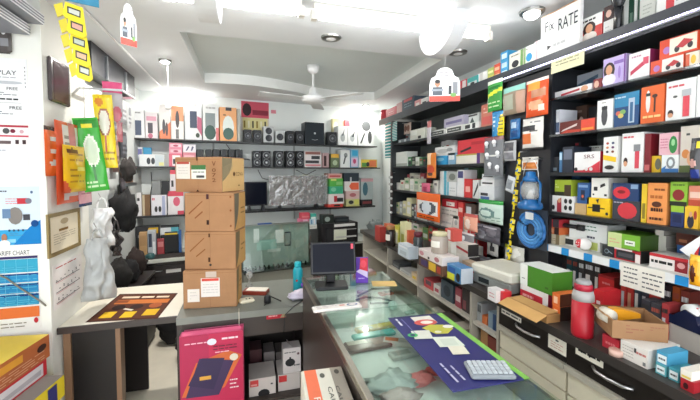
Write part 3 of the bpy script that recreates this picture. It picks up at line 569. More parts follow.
packet(FR,461,474,233,252,-.155,.012,'#8c9094',[('r',0,.9,1,1,'#d8dcda')],'clear pack of two round white bulbs',group=HG,seed=13,inner=bulbs([(-.2,.7),(.2,.4)],.018))
packet(FR,487,498,236,256,-.05,.01,'#b4b2ae',[('r',.35,.25,.75,.5,'#3a3a3c'),('r',.45,.5,.6,.85,'#3a3a3c')],'grey blister pack with a black plug',group=HG,seed=14)
packet(FR,475,496,257,265,-.09,.016,'#5a5a5e',[('r',0,0,1,.3,'#c23038'),('e',.5,.6,.4,.2,'#8a8a90')],'dark blister pack with a red base',group=HG,seed=15)
packet(FR,505,524,246,263,-.02,.014,'#d2d0c8',[('p',[(.2,.0),(.9,.6),(.7,.95),(.05,.4)],'#efeee8'),('r',0,.8,.4,1,'#c8c83a')],'white adapter in a pouch with a yellow corner',group=HG,seed=16)
# white slotted cartons stuck on the upright
put(FR, 0, '', [(479,494,186,'#dfe2e4',[('r',.1,.3,.6,.5,'#3a3a3e'),('r',.1,.05,.7,.25,'#4a6aa8')],'white carton marked blue, lowest of the small stack by the bulb blister',dict(z=F3,dy=-.005)),
    (481,494,179.5,'#e6e8e8',[('r',.1,.3,.9,.55,'#3a3a3e')],'white carton with a black band, middle of the small stack by the bulb blister',dict(on=0,dy=-.005)),
    (482,494,174,'#d8dcde',[('r',.1,.4,.9,.6,'#5a5a60')],'white carton with a grey band, top of the small stack by the bulb blister',dict(on=1,dy=-.005))],depth=.1)
# yellow sachet chain
u1, za = FR.hit(520,152,-.05); u0, zb = FR.hit(508,262,-.05)
t = thing('sachet_chain', FR.pt(u0,-.05,zb), FR.a, 'long hanging chain of yellow and black sachets beside the blue lantern', 'sachet chain')
n=15; L=(za-zb)/n; b=MB(); b.tube([(u1-u0,.0,n*L),(u1-u0,.05,n*L+.005)],.002,'#bbb',5); b.build('peg','metal',t)
for k in range(n):
    f=k/n; W=.03; bb=pillow(W,L*1.02,.006,'#e8d028',[('r',0,0,1,.1,'#222'),('p',[(.0,.3),(.5,.45),(.5,.75),(0,.6)],'#2a78b8'),('r',.55,.25,.95,.4,'#333')],4,5,seed=k)
    o=bb.build('sachet','gloss',t); o.location=((u1-u0)*f,0,k*L); o.rotation_euler=(0,math.atan2(u1-u0,za-zb),.6*math.sin(k*1.7))
# blue lantern
u, z0 = FR.hit(530,209,-.085); _, z1 = FR.hit(530,172,-.085); H=z1-z0; R=H*.34
t = thing('lantern', FR.pt(u,-.085,z0), FR.a, 'blue hurricane lantern with a clear globe hanging on the dark upright', 'lantern')
b=MB(); b.lathe([(R*.85,0),(R*.95,.01),(R*.9,H*.16),(R*.55,H*.24),(R*.5,H*.27)],'#1c5f9a',18); b.build('base','gloss',t)
b=MB(); b.lathe([(R*.5,H*.27),(R*.72,H*.42),(R*.7,H*.6),(R*.45,H*.74)],'#fff',18); b.build('globe','globe',t)
b=MB(); b.lathe([(R*.28,H*.27),(R*.3,H*.34),(R*.1,H*.5)],'#e8e4e0',12); b.build('bulb','gloss',t)
b=MB(); b.lathe([(R*.5,H*.74),(R*.62,H*.78),(R*.55,H*.86),(R*.38,H*.9),(R*.36,H),(R*.1,H*1.02)],'#1f66a4',18); b.build('cap','gloss',t)
for s in (-1,1):
    b=MB(); b.tube([(s*R*.85,0,H*.1),(s*R*1.0,0,H*.3),(s*R*1.0,0,H*.7),(s*R*.6,0,H*.84)],R*.1,'#1c5f9a',8); b.build('side_tube','gloss',t)
b=MB(); b.tube([(R*.8*math.cos(a),0,H*.8+R*1.6*math.sin(a)) for a in [math.pi*i/10 for i in range(11)]],.002,'#e8e8e8',5); b.tube([(0,0,H*.8+R*1.6),(0,.084,H*.8+R*1.6+.004)],.0025,'#bbb',5); b.build('handle','metal',t)
packet(FR,522,538,157,170,-.012,.003,'#e8e4de',[('r',.05,.1,.95,.6,'#e08a48'),('e',.5,.88,.1,.04,'#333')],'orange and white tag card above the blue lantern',cat='tag card',group=HG,seed=17,name='tag_card')
# blue cable coil in a sleeve
u, W, z0, H = quadspan(FR,518,546,209,248,-.03)
t = thing('cable_coil_pack', FR.pt(u,-.03,z0), FR.a, 'coil of blue cable in a dark sleeve below the lantern', 'cable coil')
b=MB(); b.box(-W/2,W/2,.004,.008,0,H,'#39404c'); b.build('backing_card','card',t)
for k,(r,c) in enumerate(((.44,'#2f6fb0'),(.36,'#4a8cc8'),(.28,'#5a9ad2'),(.2,'#3a7cbc'))):
    b=MB(); rr_=H*r; b.tube([(rr_*math.cos(a),-.008,H*.47+rr_*math.sin(a)) for a in [2*math.pi*i/20 for i in range(21)]],H*.045,c,6); b.build('coil','plastic',t)
b=MB(); b.box(-W*.12,W*.16,-.024,-.022,H*.74,H*.92,'#e9ecee'); b.build('sticker','paper',t)
b=MB(); b.tube([(0,.0,H-.006),(0,.029,H-.004)],.002,'#bbb',5); b.build('peg','metal',t)
# hanging pieces in front of the near shelves
packet(FR,690,703,138,180,-.05,.02,'#3a3a3c',[('e',.35,.8,.25,.1,'#6a6a6c'),('e',.4,.4,.3,.1,'#d8a8a0'),('r',.2,.05,.8,.25,'#2a3a86'),('r',.6,.75,1,.9,'#e8d23a')],'dark blister pack with a blue base and yellow price tag',seed=20,peg=True,wall=0)
packet(FR,689,703,255,286,-.05,.02,'#e8a41e',[('e',.45,.4,.22,.3,'#5a2c1a'),('r',0,.85,1,1,'#f0c040')],'yellow pouch hanging at the end of the price-label shelf',seed=21)
b=MB(); u,z=FR.hit(690,261,-.03); b.prism([(-.035,.035),(.02,.0),(.03,.10)],0,.002,'#eef0f2'); b.prism([(.012,.03),(.021,.004),(.027,.06)],-.0006,.0005,'#c83a40')
tag(b.build('paper_pennant','paper',None,FR.pt(u,-.03,z),FR.a),'white folded paper pennant with a red edge over the long white box','pennant')
# far-bay hanging packs
packet(FR,427,436,153,178,-.03,.01,'#e88a3e',[('r',.0,.55,.5,1,'#f0d2b0'),('e',.5,.35,.4,.16,'#d8563a'),('e',.4,.15,.3,.08,'#5a3a30')],'tall orange packet hanging from a far-bay shelf',seed=22)
packet(FR,416.5,440,193,220,-.05,.016,'#ec6a2a',[('r',.06,.22,.94,.72,'#e9e6e2'),('e',.55,.45,.36,.24,'#5a6068'),('e',.5,.45,.18,.26,'#d4dce4'),('l',.15,.06,.85,.14,1,'#7a3a1a')],'orange and white pack with a grey mouse inside',seed=23)
packet(FR,421.5,430,183,192,-.02,.008,'#d86a88',[('r',.3,0,.7,.6,'#a83a5a')],'small pink packet on the far bay',seed=24)
packet(FR,427,431,121,144,-.02,.008,'#c8c4cc',[('r',0,.7,1,1,'#c87878')],'slim white and pink packet hanging in the far bay',seed=25)
packet(FR,404,411,123,134,.06,.008,'#c8b4a8',[('e',.3,.5,.2,.3,'#8a6a60'),('e',.7,.5,.2,.3,'#8a6a60')],'small beige hanging card of earbuds',seed=26)
# teal striped sachet strips at the end of the top shelf
for i,(xa,xb,ya,yb,lab) in enumerate(((385,391,121,158,'longer teal and white striped sachet strip under the red carton'),(391,397,122,141,'shorter teal and white striped sachet strip under the red carton'))):
    ds=[('r',.1,.03+k/12,.9,.06+k/12,'#f0f4f2') for k in range(12)]
    packet(FR,xa,xb,ya,yb,-.01-.01*i,.006,'#4fa0a0',ds,lab,cat='sachet strip',group='striped sachet strips',nx=4,ny=36,seed=30+i,peg=True)
# ================================================================== ON THE DRAWER COUNTER
def cput(rows, suffix='on the black drawer counter', base=CT):
    recs = []
    for r in rows:
        x0, x1, yt, yb, c, ds, desc = r[:7]; o = r[7] if len(r) > 7 else {}
        if 'on' in o: bs = recs[o['on']]; dy = o.get('dy', bs.dy)
        else: bs = base; dy = hitZ((x0+x1)/2, yb, base).x-1.25
        recs.append(item(FC, x0, x1, yt, bs, o.get('d', .1), c, ds, (desc+' '+o.get('sfx', suffix)).strip(), o.get('cat', 'box'), o.get('g'), dy, o.get('side'), o.get('top'), o.get('name', 'product_box'), o.get('m', 'card'), o.get('yaw', 0)))
    return recs
N = dict(sfx='')
rc = cput([
    (620,647.5,345,363,'#e6e0d8',[('l',.08,.2,.5,.8,4,'#b8b0a8'),('r',.52,.6,.6,.85,'#3a3a3a'),('l',.6,.55,.95,.75,1,'#c87a70'),('r',.85,.1,.95,.3,'#777')],'white carton with small red print under the open brown carton',dict(d=.15,sfx='',top='#eeeae4')),
    (602,619,337,350,'#b82c3a',[('l',.2,.3,.8,.6,1,'#d87a80')],'flat red box under the open brown carton',dict(d=.16,sfx='')),
    (655,666,364,375,'#5aa8b0',[('r',.1,.15,.9,.8,'#e6eeee'),('l',.2,.35,.8,.6,1,'#555')],'teal and white carton, lower of the pair beside the white carton',dict(d=.08,sfx='')),
    (656,668,352,363,'#4a9cc0',[('r',.1,.1,.9,.75,'#eaf0f0'),('l',.2,.3,.8,.55,1,'#555')],'teal and white carton, upper of the pair beside the white carton',dict(on=2,d=.09,sfx='')),
    (668,679,369,381,'#4a9ca8',[('r',.1,.15,.9,.8,'#e6eeee'),('l',.2,.35,.8,.6,1,'#555')],'teal and white carton standing alone beside the red box',dict(d=.08,sfx='')),
    (680,694,380,391,'#a8202a',[('e',.4,.4,.2,.3,'#3a1014')],'glossy dark red box near the counter edge',dict(d=.1,sfx='')),
    (680,692,370,381,'#ece6da',[('r',.1,.1,.9,.35,'#e0c25a')],'cream box on the dark red box',dict(on=5,d=.08,sfx='')),
    (671,685,306,330,'#ece8e4',[('l',.1,.8,.9,.92,1,'#d07a70'),('r',.15,.62,.9,.7,'#3a5a44')],'white box with a red heart pack in front',dict(d=.08)),
    (593,603,290,318,'#d22a32',[('r',0,0,1,.42,'#efe9e4'),('r',.3,.5,.7,.62,'#f2d8d8')],'tall red and white box behind the red bottle'),
    (605,617.5,293,308,'#8a4a26',[('r',.3,.3,.7,.7,'#d88a4a')],'orange-brown box behind the red bottle',dict(d=.12)),
    (598,614,276,292,'#d03030',[('l',.25,.4,.75,.6,1,'#e89090'),('r',0,.85,1,1,'#a02428')],'bright red box on the orange-brown box',dict(on=9,d=.12,side='#8a3028',sfx='')),
    (619,641,290,306,'#b8282e',[('l',.2,.3,.8,.6,1,'#d87070')],'wide red box behind the hanging notice'),
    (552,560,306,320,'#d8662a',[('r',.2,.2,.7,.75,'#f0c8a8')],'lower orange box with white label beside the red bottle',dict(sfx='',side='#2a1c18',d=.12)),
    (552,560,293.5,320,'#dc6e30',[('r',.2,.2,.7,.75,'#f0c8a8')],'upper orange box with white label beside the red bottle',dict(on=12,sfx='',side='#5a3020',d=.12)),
    (520,548,289,303,'#efe9e6',[('r',0,0,.82,.62,'#cc2a3a'),('l',.1,.15,.5,.45,1,'#f0b0b0')],'white and red box under the green box',dict(d=.12,side='#b83048')),
    (520,552,268,284,'#4a8a28',[('r',0,0,.25,1,'#eef0ea'),('r',.06,.3,.16,.34,'#777'),('r',.8,.2,.9,.3,'#3a6a20')],'green box with a white panel on the white and red box',dict(on=14,d=.12,top='#eceee8',sfx='')),
    (487.5,496,289,301,'#ece8e6',[('l',.2,.3,.8,.7,2,'#d08a8a')],'small white and pink box in front of the machine',dict(d=.05)),
    (497,503,291,302.5,'#d2303a',[],'small plain red box in front of the machine',dict(d=.05)),
    (560,571,278,288,'#d8622c',[('l',.2,.4,.8,.6,1,'#f0a070')],'orange box lying behind the green box',dict(d=.1)),
    (566,578,265,280,'#d05a2a',[('l',.3,.4,.7,.6,1,'#f0a070')],'orange box leaning on another orange box',dict(on=18,d=.1)),
    (553,562,262,276,'#e6e2dc',[('r',.3,.4,.7,.7,'#555')],'white box with a dark cap behind the green box',dict(d=.1)),
    (536,552,256,268,'#2a4a50',[('r',0,.5,.35,1,'#7ac0d8')],'dark teal box behind the green box',dict(d=.1)),
    (580,591,273,285,'#3a3a3e',[('r',.1,.3,.4,.9,'#e0e0e0'),('r',.55,.1,.8,.7,'#e6e6e6')],'black and white box behind the red bottle',dict(d=.1)),
])
# open brown carton with tape inside
wc = rc[0]; pa = hitZ(612,338,wc.top); pb = hitZ(668,343.5,wc.top); dv = pb-pa; W_ = dv.length; D_ = .15; H_ = .064; ang = math.atan2(dv.y,dv.x)
t = thing('open_carton', (pa+pb)/2+Vector((0,0,.001)), ang, 'open brown cardboard carton holding a tape gun on the drawer counter', 'carton')
b = MB(); th=.004
for q in ((-W_/2,W_/2,0,th),(-W_/2,W_/2,D_-th,D_),(-W_/2,-W_/2+th,th,D_-th),(W_/2-th,W_/2,th,D_-th)): b.box(*q,0,H_,'#a07a58')
b.box(-W_/2+th,W_/2-th,th,D_-th,0,th,'#8a6a4a'); decals(b,[('l',.25,.35,.62,.8,3,'#94604e'),('l',.68,.6,.95,.8,2,'#94604e')],W_,H_); b.build('body','kraft',t)
b = MB(); b.box(-W_/2,W_/2,0,.06,-.0015,.0015,'#7d5c3e'); o=b.build('flap','kraft',t); o.location=(0,D_-.002,H_+.002); o.rotation_euler=(-.35,0,0)
b = MB(); b.box(-.03,0,0,D_*.9,-.0015,.0015,'#b08a62'); o=b.build('flap','kraft',t); o.location=(-W_/2,.008,H_+.002); o.rotation_euler=(0,.5,0)
t2 = thing('tape_gun', (pa+pb)/2+Vector((-math.sin(ang)*.075-.03*math.cos(ang),math.cos(ang)*.075-.03*math.sin(ang),.006)), ang+.3, 'yellow tape gun with a white roll in the open brown carton', 'tape dispenser')
b = MB(); b.tube([(-.05,-.02,H_-.01),(-.05,.02,H_-.01)],.026,'#ddd6c6',18); b.build('tape_roll','paper',t2)
b = MB(); b.prism([(-.05,H_-.03),(.07,H_-.02),(.07,H_-.004),(.0,H_+.014),(-.03,H_+.014)],-.012,.02,'#e0981a'); b.build('body','plastic',t2)
b = MB(); b.box(-.045,-.02,-.012,.012,0,H_-.037,'#c88a16'); b.build('handle','plastic',t2)
# red bottle
p = hitZ(582,335.5,CT); t = thing('water_bottle', p, 0, 'red insulated bottle with a grey band on the drawer counter', 'bottle')
b=MB(); b.lathe([(.034,0),(.038,.005),(.039,.02),(.039,.145)],'#b81c2c',20); b.build('body','plastic',t)
b=MB(); b.lathe([(.0392,.1455),(.0385,.165),(.033,.185)],'#a9a6a4',20); b.build('band','plastic',t)
b=MB(); b.lathe([(.0325,.1855),(.032,.205),(.029,.21)],'#b0243a',20); b.build('cap','plastic',t)
b=MB(); b.lathe([(.029,.2105),(.026,.222),(.02,.226)],'#9c9a9a',20); b.build('lid_top','plastic',t)
# orange open flap carton
p0 = hitZ(528,316,CT); t = thing('flat_open_carton', (p0.x+.015,p0.y+.02,CT), FC.a, 'low tan carton with its flaps folded open at the counter edge', 'carton')
b=MB(); b.box(-.13,.11,0,.075,0,.034,'#b08654'); b.build('body','kraft',t)
b=MB(); b.box(-.13,.11,-.06,0,-.0015,.0015,'#d0a468'); o=b.build('flap','kraft',t); o.location=(0,.0,.034); o.rotation_euler=(.4,0,0)
b=MB(); b.box(-.12,.1,0,.062,0,.002,'#c49a62'); o=b.build('flap','kraft',t); o.location=(0,.008,.0345); o.rotation_euler=(.08,0,0)
# machine (white lid over a grey base)
p = hitZ(497,299,CT); t = thing('weighing_machine', (p.x+.17,p.y+.17,CT), FC.a+.12, 'white-lidded grey counter machine beside the hanging packs', 'machine')
b=MB(); b.bbox(-.14,.14,-.09,.14,0,.055,'#8f928e',.006); b.build('base','plastic',t)
b=MB(); b.bbox(-.15,.15,-.10,.15,.056,.115,'#d9d6c8',.012); b.build('lid','plastic',t)
b=MB(); b.box(-.09,-.01,-.0925,-.0905,.015,.042,'#2f3436'); b.build('display','screen',t)
# heart pack, tape dispenser, ring of tape
p=hitZ(676,333,CT); t=thing('blister_pack',(p.x,p.y,CT),FC.a,'clear blister pack with a red heart on the drawer counter','blister pack')
b=MB(); b.box(-.03,.03,0,.003,0,.085,'#e6e2de'); b.build('card','card',t)
b=MB(); b.ball((.0,-.006,.04),.02,.012,.024,'#c0202a',14,10); b.build('heart','gloss',t)
p=hitZ(683,349,CT); t=thing('tape_dispenser',(p.x+.03,p.y,CT+.075),FC.a-.2,'navy desktop tape dispenser with a white roll','tape dispenser')
b=MB(); b.prism([(-.09,0),(.09,0),(.095,.02),(.05,.03),(.04,.06),(.0,.07),(-.04,.035),(-.085,.03)],-.025,.025,'#1b2340'); b.build('body','gloss',t)
b=MB(); b.tube([(.01,-.018,.062),(.01,.018,.062)],.03,'#dfe0de',18); b.build('tape_roll','gloss',t)
b=MB(); b.box(-.08,.08,-.02,.1,0,.0745,'#cfc9c0'); o=tag(b.build('product_box','card',None,(p.x+.03,p.y,CT),FC.a-.2),'pale grey carton under the navy tape dispenser','box')
p=hitZ(616,355,CT); b=MB(); n=18
for R0,R1 in ((.022,.014),): 
    b.lathe([(R1,0),(R0,0),(R0,.02),(R1,.02)],'#e0b8a8',18)
tag(b.build('tape_ring','plastic',None,(p.x,p.y,CT)),'small pinkish tape ring lying before the flat red box','tape roll')
# ------------------------------------------------------------------ far end of the counter
rfar = cput([
    (447,461,266,281,'#4a86b8',[('r',0,0,.55,.45,'#d8d83a'),('r',.1,.5,.6,.85,'#2a5aa0'),('e',.8,.35,.14,.3,'#222')],'blue and yellow box with a black gadget print',dict(d=.08,side='#c8d0d8')),
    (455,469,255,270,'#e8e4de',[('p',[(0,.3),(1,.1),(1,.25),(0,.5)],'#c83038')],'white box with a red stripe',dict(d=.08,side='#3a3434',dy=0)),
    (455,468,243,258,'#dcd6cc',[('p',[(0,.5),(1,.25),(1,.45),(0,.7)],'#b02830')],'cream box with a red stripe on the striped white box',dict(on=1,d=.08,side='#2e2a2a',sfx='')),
    (443,451,252,266,'#dfe0d4',[('r',.1,.1,.9,.5,'#8aa84a')],'white and green carton, lower of a pair by the glass jar',dict(d=.07,sfx='')),
    (443,451,240,266,'#e2e2d8',[('r',.1,.2,.6,.5,'#a8b86a')],'white and green carton, upper of a pair by the glass jar',dict(on=3,d=.07,sfx='')),
    (445,453,229,266,'#d85a50',[('r',.3,.1,.7,.9,'#f0e4e0')],'red and white carton on the white and green pair',dict(on=4,d=.07,sfx='')),
    (419,442,261,271,'#6a4a3a',[('r',.45,.1,.75,.9,'#e0b83a'),('r',.1,.2,.4,.8,'#4a3a6a'),('r',.8,.2,.95,.8,'#b84a3a')],'low dark box with a yellow panel under the white box',dict(d=.12,sfx='')),
    (418.5,442,253,262,'#e4dcd8',[('r',.42,.1,.5,.4,'#222'),('e',.15,.5,.1,.3,'#c88a90'),('e',.8,.5,.1,.3,'#b87a80')],'long white box under the glass jar',dict(on=6,d=.12,sfx='')),
    (398,408.5,245,257,'#c6d2da',[('r',.2,.2,.8,.5,'#aab6be'),('r',.1,.75,.9,.9,'#e6eaec')],'pale blue box beside the black jar',dict(d=.08)),
    (393,399,226,243,'#c8c84a',[('r',.1,.5,.9,.8,'#e8e4a8')],'lime carton between the jars',dict(d=.06)),
    (400,405,222,246,'#dfe0b0',[('r',.2,.1,.8,.5,'#b8b84a')],'slim cream and lime carton between the jars',dict(d=.06)),
    (405,408.5,230,247,'#d86a4a',[],'slim orange carton between the jars',dict(d=.06)),
    (384,389,224,241,'#d06a40',[('r',.1,.3,.9,.6,'#e8d0b8')],'orange carton behind the white-labelled jar',dict(d=.06)),
    (375,380,226,241,'#a83a34',[],'dark red carton at the far counter end',dict(d=.06)),
    (380.4,383.5,228,241,'#5a8a6a',[],'green carton at the far counter end',dict(d=.06)),
    (462,472,262,276,'#c0a890',[('e',.5,.5,.3,.3,'#d86a5a')],'small tan box by the machine',dict(d=.06)),
])
def jar(px, yb, ypx_top, wpx, body, lid, lab, label_col=None, dyo=0, m='gloss', z=None):
    zb = CT if z is None else z; p = hitZ(px, yb, zb); k = (RM.transposed() @ (p-CAM)).z*-1; R = wpx/2/FPX*k; H = (yb-ypx_top)/FPX*k
    t = thing('jar', p+Vector((R,0,0)), FC.a, lab, 'jar')
    b=MB(); b.lathe([(R*.92,0),(R,H*.04),(R,H*.72),(R*.8,H*.82)],body,16); b.build('body',m,t)
    b=MB(); b.lathe([(R*.86,H*.822),(R*.86,H*.97),(R*.8,H)],lid,16); b.build('lid','plastic',t)
    if label_col:
        b=MB(); v=[]; n=7
        for j in (0,1):
            for i in range(n): a=math.radians(210+120*i/(n-1)); v.append((R*1.02*math.cos(a),R*1.02*math.sin(a),H*(.3+.3*j)))
        b.add(v,[(i,i+1,n+i+1,n+i) for i in range(n-1)],label_col); b.build('label','paper',t)
jar(432,253,232,17,'#b0a498','#d8d0a8','beige jar with a cream lid and white label on the long white box','#ece8dc',z=rfar[7].top+.001)
jar(413.5,258,232,10,'#3a4244','#6a2c38','dark glass jar with a maroon lid on the far counter')
jar(386,246,226,10,'#2c2624','#a87a4a','black jar with a broad white label on the far counter','#e8e4da')
# ================================================================== FAR BAY SHELVES
def look(F, base, x0, x1, yts, cols, desc, group, dy=.03, wpx=5, seed=0, d=.08):
    """a jumble of small look-alike packs in a row"""
    rr = random.Random(seed); x = x0
    while x < x1-1.5:
        wd = rr.uniform(.75, 1.25)*wpx; xe = min(x1, x+wd); c = rr.choice(cols)
        ds = [('r',.12,.15,.88,.5,rr.choice(['#e9e9e4','#c9cfc8','#3a4044','#a8b0a0'])),('r',.2,.62,.8,.8,rr.choice(['#b84a4a','#4a8a5a','#777','#ddd']))]
        item(F, x, xe-.25, rr.uniform(*yts), base, d, c, ds, desc.replace('COL', cname(c)), 'packet', group, dy, name='small_packet'); x = xe
put(FR, F1, "on far bay's first shelf", [
    (466,478.5,114,'#d8dcd8',[('p',[(.1,.1),(.5,.8),(.9,.1)],'#3a4a48'),('r',.1,.85,.9,.95,'#555')],'white box with a dark zigzag print',dict(dy=.06)),
    (463.5,478.5,123,'#e4e6e2',[('r',.1,.2,.45,.8,'#2e3436'),('r',.6,.1,.8,.9,'#2e3436')],'low white box with black blocks',dict(dy=.0,d=.05)),
    (446,462.5,126,'#e4e6e2',[('r',.08,.2,.92,.8,'#4a504e'),('l',.15,.4,.8,.6,1,'#dfe2de')],'low white box framed in dark grey'),
    (430,445,130,'#e2e4e0',[('r',.08,.2,.92,.8,'#4a504e'),('l',.15,.4,.8,.6,1,'#dfe2de')],'second low white box framed in dark grey'),
    (444,464,117,'#b8b4c8',[('r',.1,.3,.9,.6,'#7a74a0')],'long lilac box on the grey-framed box',dict(on=2)),
    (481,493,104,'#c87a66',[('r',.1,.1,.9,.45,'#d0605a'),('l',.2,.6,.8,.85,2,'#e8c8b8')],'tall coral box beside the blue battery pack'),
    (410,425,129,'#dcdfd4',[('r',.55,.1,.75,.35,'#3a3e3c'),('r',.08,.5,.5,.9,'#e9ece4')],'pale box with a dark corner mark'),
    (398,408.5,139,'#8a949a',[('r',.1,.1,.3,.8,'#dfe4e6'),('r',.6,.1,.8,.8,'#dfe4e6')],'small grey tray of pale tubes'),
])
put(FR, F2, "on far bay's second shelf", [
    (456,480,154,'#e6e2d4',[('r',.0,.85,1,1,'#b8a84a'),('r',.88,0,1,1,'#5a3a7a')],'long cream box'),
    (457.5,487,139,'#d23a44',[('p',[(.12,.1),(.5,.35),(.48,.5),(.1,.25)],'#26262a'),('r',.5,.6,.95,.8,'#b82a36')],'red box with a black tool on the long cream box',dict(on=0,d=.14)),
    (448,455,153,'#8ab4d0',[('r',.1,.4,.9,.8,'#e8eef0')],'pale blue packet'),
    (434,447,156,'#3aa4dc',[('e',.5,.6,.3,.2,'#8fd0ee')],'bright cyan packet'),
    (435,455,146.5,'#dfe2e2',[('e',.4,.5,.3,.25,'#b8bcbc'),('e',.75,.6,.15,.2,'#9aa0a0')],'crumpled white packet on the cyan packet',dict(on=3,d=.1)),
    (396,407,152,'#dfe4de',[('r',0,0,1,.2,'#a8b0a8')],'white tub with grey rim'),
])
look(FR, F2, 408, 426, (152,160), ['#2c4034','#3a7a4a','#1f2a26','#d8dcd2'], 'small COL packet among dark green packets on a far-bay shelf', 'dark green packets in the far bay', seed=3, wpx=4.5)
put(FR, F3, "on far bay's third shelf", [
    (440,446.5,180,'#e4e6e4',[('r',.6,0,1,1,'#5ab0c8')],'white box with a cyan edge, lower of two',dict()),
    (440,446.5,171,'#e4e6e4',[('r',.6,0,1,1,'#5ab0c8')],'white box with a cyan edge, upper of two',dict(on=0)),
    (447,456,182,'#e2e4e4',[('r',0,0,.2,1,'#6ab8cc'),('l',.3,.3,.9,.6,2,'#b8bcbc')],'white and pale cyan box',dict()),
    (447.5,457,172,'#b8bcb8',[('e',.5,.5,.35,.35,'#7a8078')],'grey box with a round print on the pale cyan box',dict(on=2)),
    (457,463.5,170,'#e6e8e8',[('r',.1,.7,.9,.95,'#4a4a78')],'tall white box with a violet band'),
    (464,471.5,179,'#d23c3c',[('r',.2,.3,.8,.6,'#f0b0a8')],'small bright red box'),
    (464,478,168,'#5a7a58',[('r',0,.5,.3,1,'#8ab4c0'),('e',.6,.4,.25,.3,'#2a3a2c')],'green box behind the bright red box',BKP),
    (472.5,478.5,180,'#dcdedc',[('p',[(.1,.1),(.9,.9),(.9,.6),(.3,.1)],'#2a2a2e')],'black and white box'),
])
look(FR, F3, 395.5, 438, (178,184), ['#d8dccc','#c8d0b8','#e2e2da','#b8c0a8','#c8b8b4'], 'small COL packet in the crowded front row of the far bay', 'pale packets in the far bay', seed=5, wpx=4.6)
look(FR, F3, 396, 426, (169,175), ['#d8d8cc','#c0c8b0','#dcdcd4','#b0505a','#4a5048'], 'taller COL packet at the back of the crowded far-bay row', 'upper packets in the far bay', seed=6, wpx=5, dy=.16)
put(FR, F4, "on far bay's lowest shelf", [
    (441,452,217,'#e4dfd8',[('l',.1,.3,.9,.6,1,'#bbb')],'white box with faint print, low in the pile'),
    (453,463,216,'#e4dcd6',[('r',.6,0,1,1,'#cc3c3c'),('e',.3,.5,.15,.2,'#aaa')],'white box with a red end'),
    (440,458,207.5,'#dfdad2',[('l',.1,.2,.9,.8,2,'#b4b0a8')],'long pale box laid on the faint-print box',dict(on=0)),
    (442,457,199.5,'#c4303a',[('r',.3,.2,.85,.7,'#e8dcd8'),('l',.4,.35,.75,.5,1,'#333')],'red box on the long pale box',dict(on=2)),
    (458,463,202,'#d0423e',[('r',.1,.3,.9,.6,'#f0c0b8')],'small red and pink box',dict(on=1)),
    (434,440,212,'#e0dcd4',[],'plain pale carton'),
    (465,475,204,'#5a4a44',[('r',.1,.4,.6,.9,'#c8ccd0')],'brown and silver box behind the peach bag'),
])
look(FR, F4, 396, 416, (196,205), ['#c8ccce','#9aa0a2','#3a3e40','#d8d4a8','#e2e4e4'], 'small COL boxed gadget on the lowest far-bay shelf', 'silver gadgets in the far bay', seed=8, wpx=4)
look(FR, CT, 396, 440, (222,230), ['#c84a44','#d8d0b0','#6a8a4a','#d8a04a','#9a9a94','#e4e0da'], 'small COL carton at the back of the far counter', 'cartons at the back of the far counter', seed=9, wpx=5, dy=.05)
look(FR, CT, 440, 478, (231,238), ['#d8d4cc','#c83c40','#e2e0d8','#8aa06a'], 'small COL carton behind the red-striped boxes', 'cartons behind the striped boxes', seed=10, wpx=6, dy=.05)
# cubby contents
def cubby(x0, x1, yt, z, c, ds, lab, cat='box', dy=.05, d=.12, g=None): item(FC, x0, x1, yt, z, d, c, ds, lab, cat, g, dy, name='stored_box')
cubby(424,433,280,.73,'#c84a50',[('r',.2,.4,.8,.9,'#5a4a52')],'red and grey box in the cubby under the glass jar')
cubby(433.5,440,285,.73,'#e0dcd6',[('r',.2,.2,.8,.6,'#b84a5a')],'white and pink box in the cubby under the glass jar')
cubby(441,453,282,.73,'#4a5a66',[('e',.5,.5,.3,.3,'#2a3640')],'slate bundle box in the cubby under the striped boxes')
cubby(455,461,288,.73,'#a84a58',[('r',.1,.3,.9,.6,'#e0c8c8')],'tall pink box in the cubby under the striped boxes')
cubby(462,470,290,.73,'#3a3234',[('r',.1,.1,.5,.5,'#8a4a50')],'dark maroon box in the cubby under the striped boxes')
cubby(477,481.5,303,.73,'#b4b8ba',[('r',.1,.5,.9,.9,'#6a6e70')],'silver carton in the cubby under the machine')
cubby(482,487,316,.73,'#d8743c',[],'small orange carton in the cubby under the machine')
cubby(488,496,313,.73,'#8aa0b0',[('r',.6,0,1,1,'#2a4a78')],'pale blue carton in the cubby under the machine')
cubby(392.5,399,262,.73,'#4a4e50',[('r',.1,.2,.9,.5,'#7a7e80')],'dark grey bundle box in the farthest cubbies')
cubby(400,411,271,.73,'#c8cac8',[('r',.1,.2,.8,.4,'#888')],'white stack of booklets in the cubby beside the divider')
cubby(411.5,417,273,.73,'#e0c8a8',[('r',.2,.1,.8,.5,'#e2c23a')],'cream and yellow carton beside the cubby divider')
cubby(424,434,312,.42,'#d8d4cc',[('r',.2,.2,.8,.6,'#c84a4a')],'white and red carton on the lower cubby shelf')
cubby(436,450,318,.42,'#6a6460',[],'brown-grey carton on the lower cubby shelf')
cubby(452,462,326,.42,'#d8cfc4',[('r',.1,.5,.9,.8,'#b86a4a')],'cream carton on the lower cubby shelf')
cubby(480,487,330,.42,'#b88a5a',[('r',.4,0,1,.4,'#e0dcd4')],'tan carton on the lower cubby shelf by the drawers')
cubby(487,497,338,.42,'#8a3a30',[('r',.2,.2,.8,.5,'#c85a40')],'rust-red carton on the lower cubby shelf by the drawers')
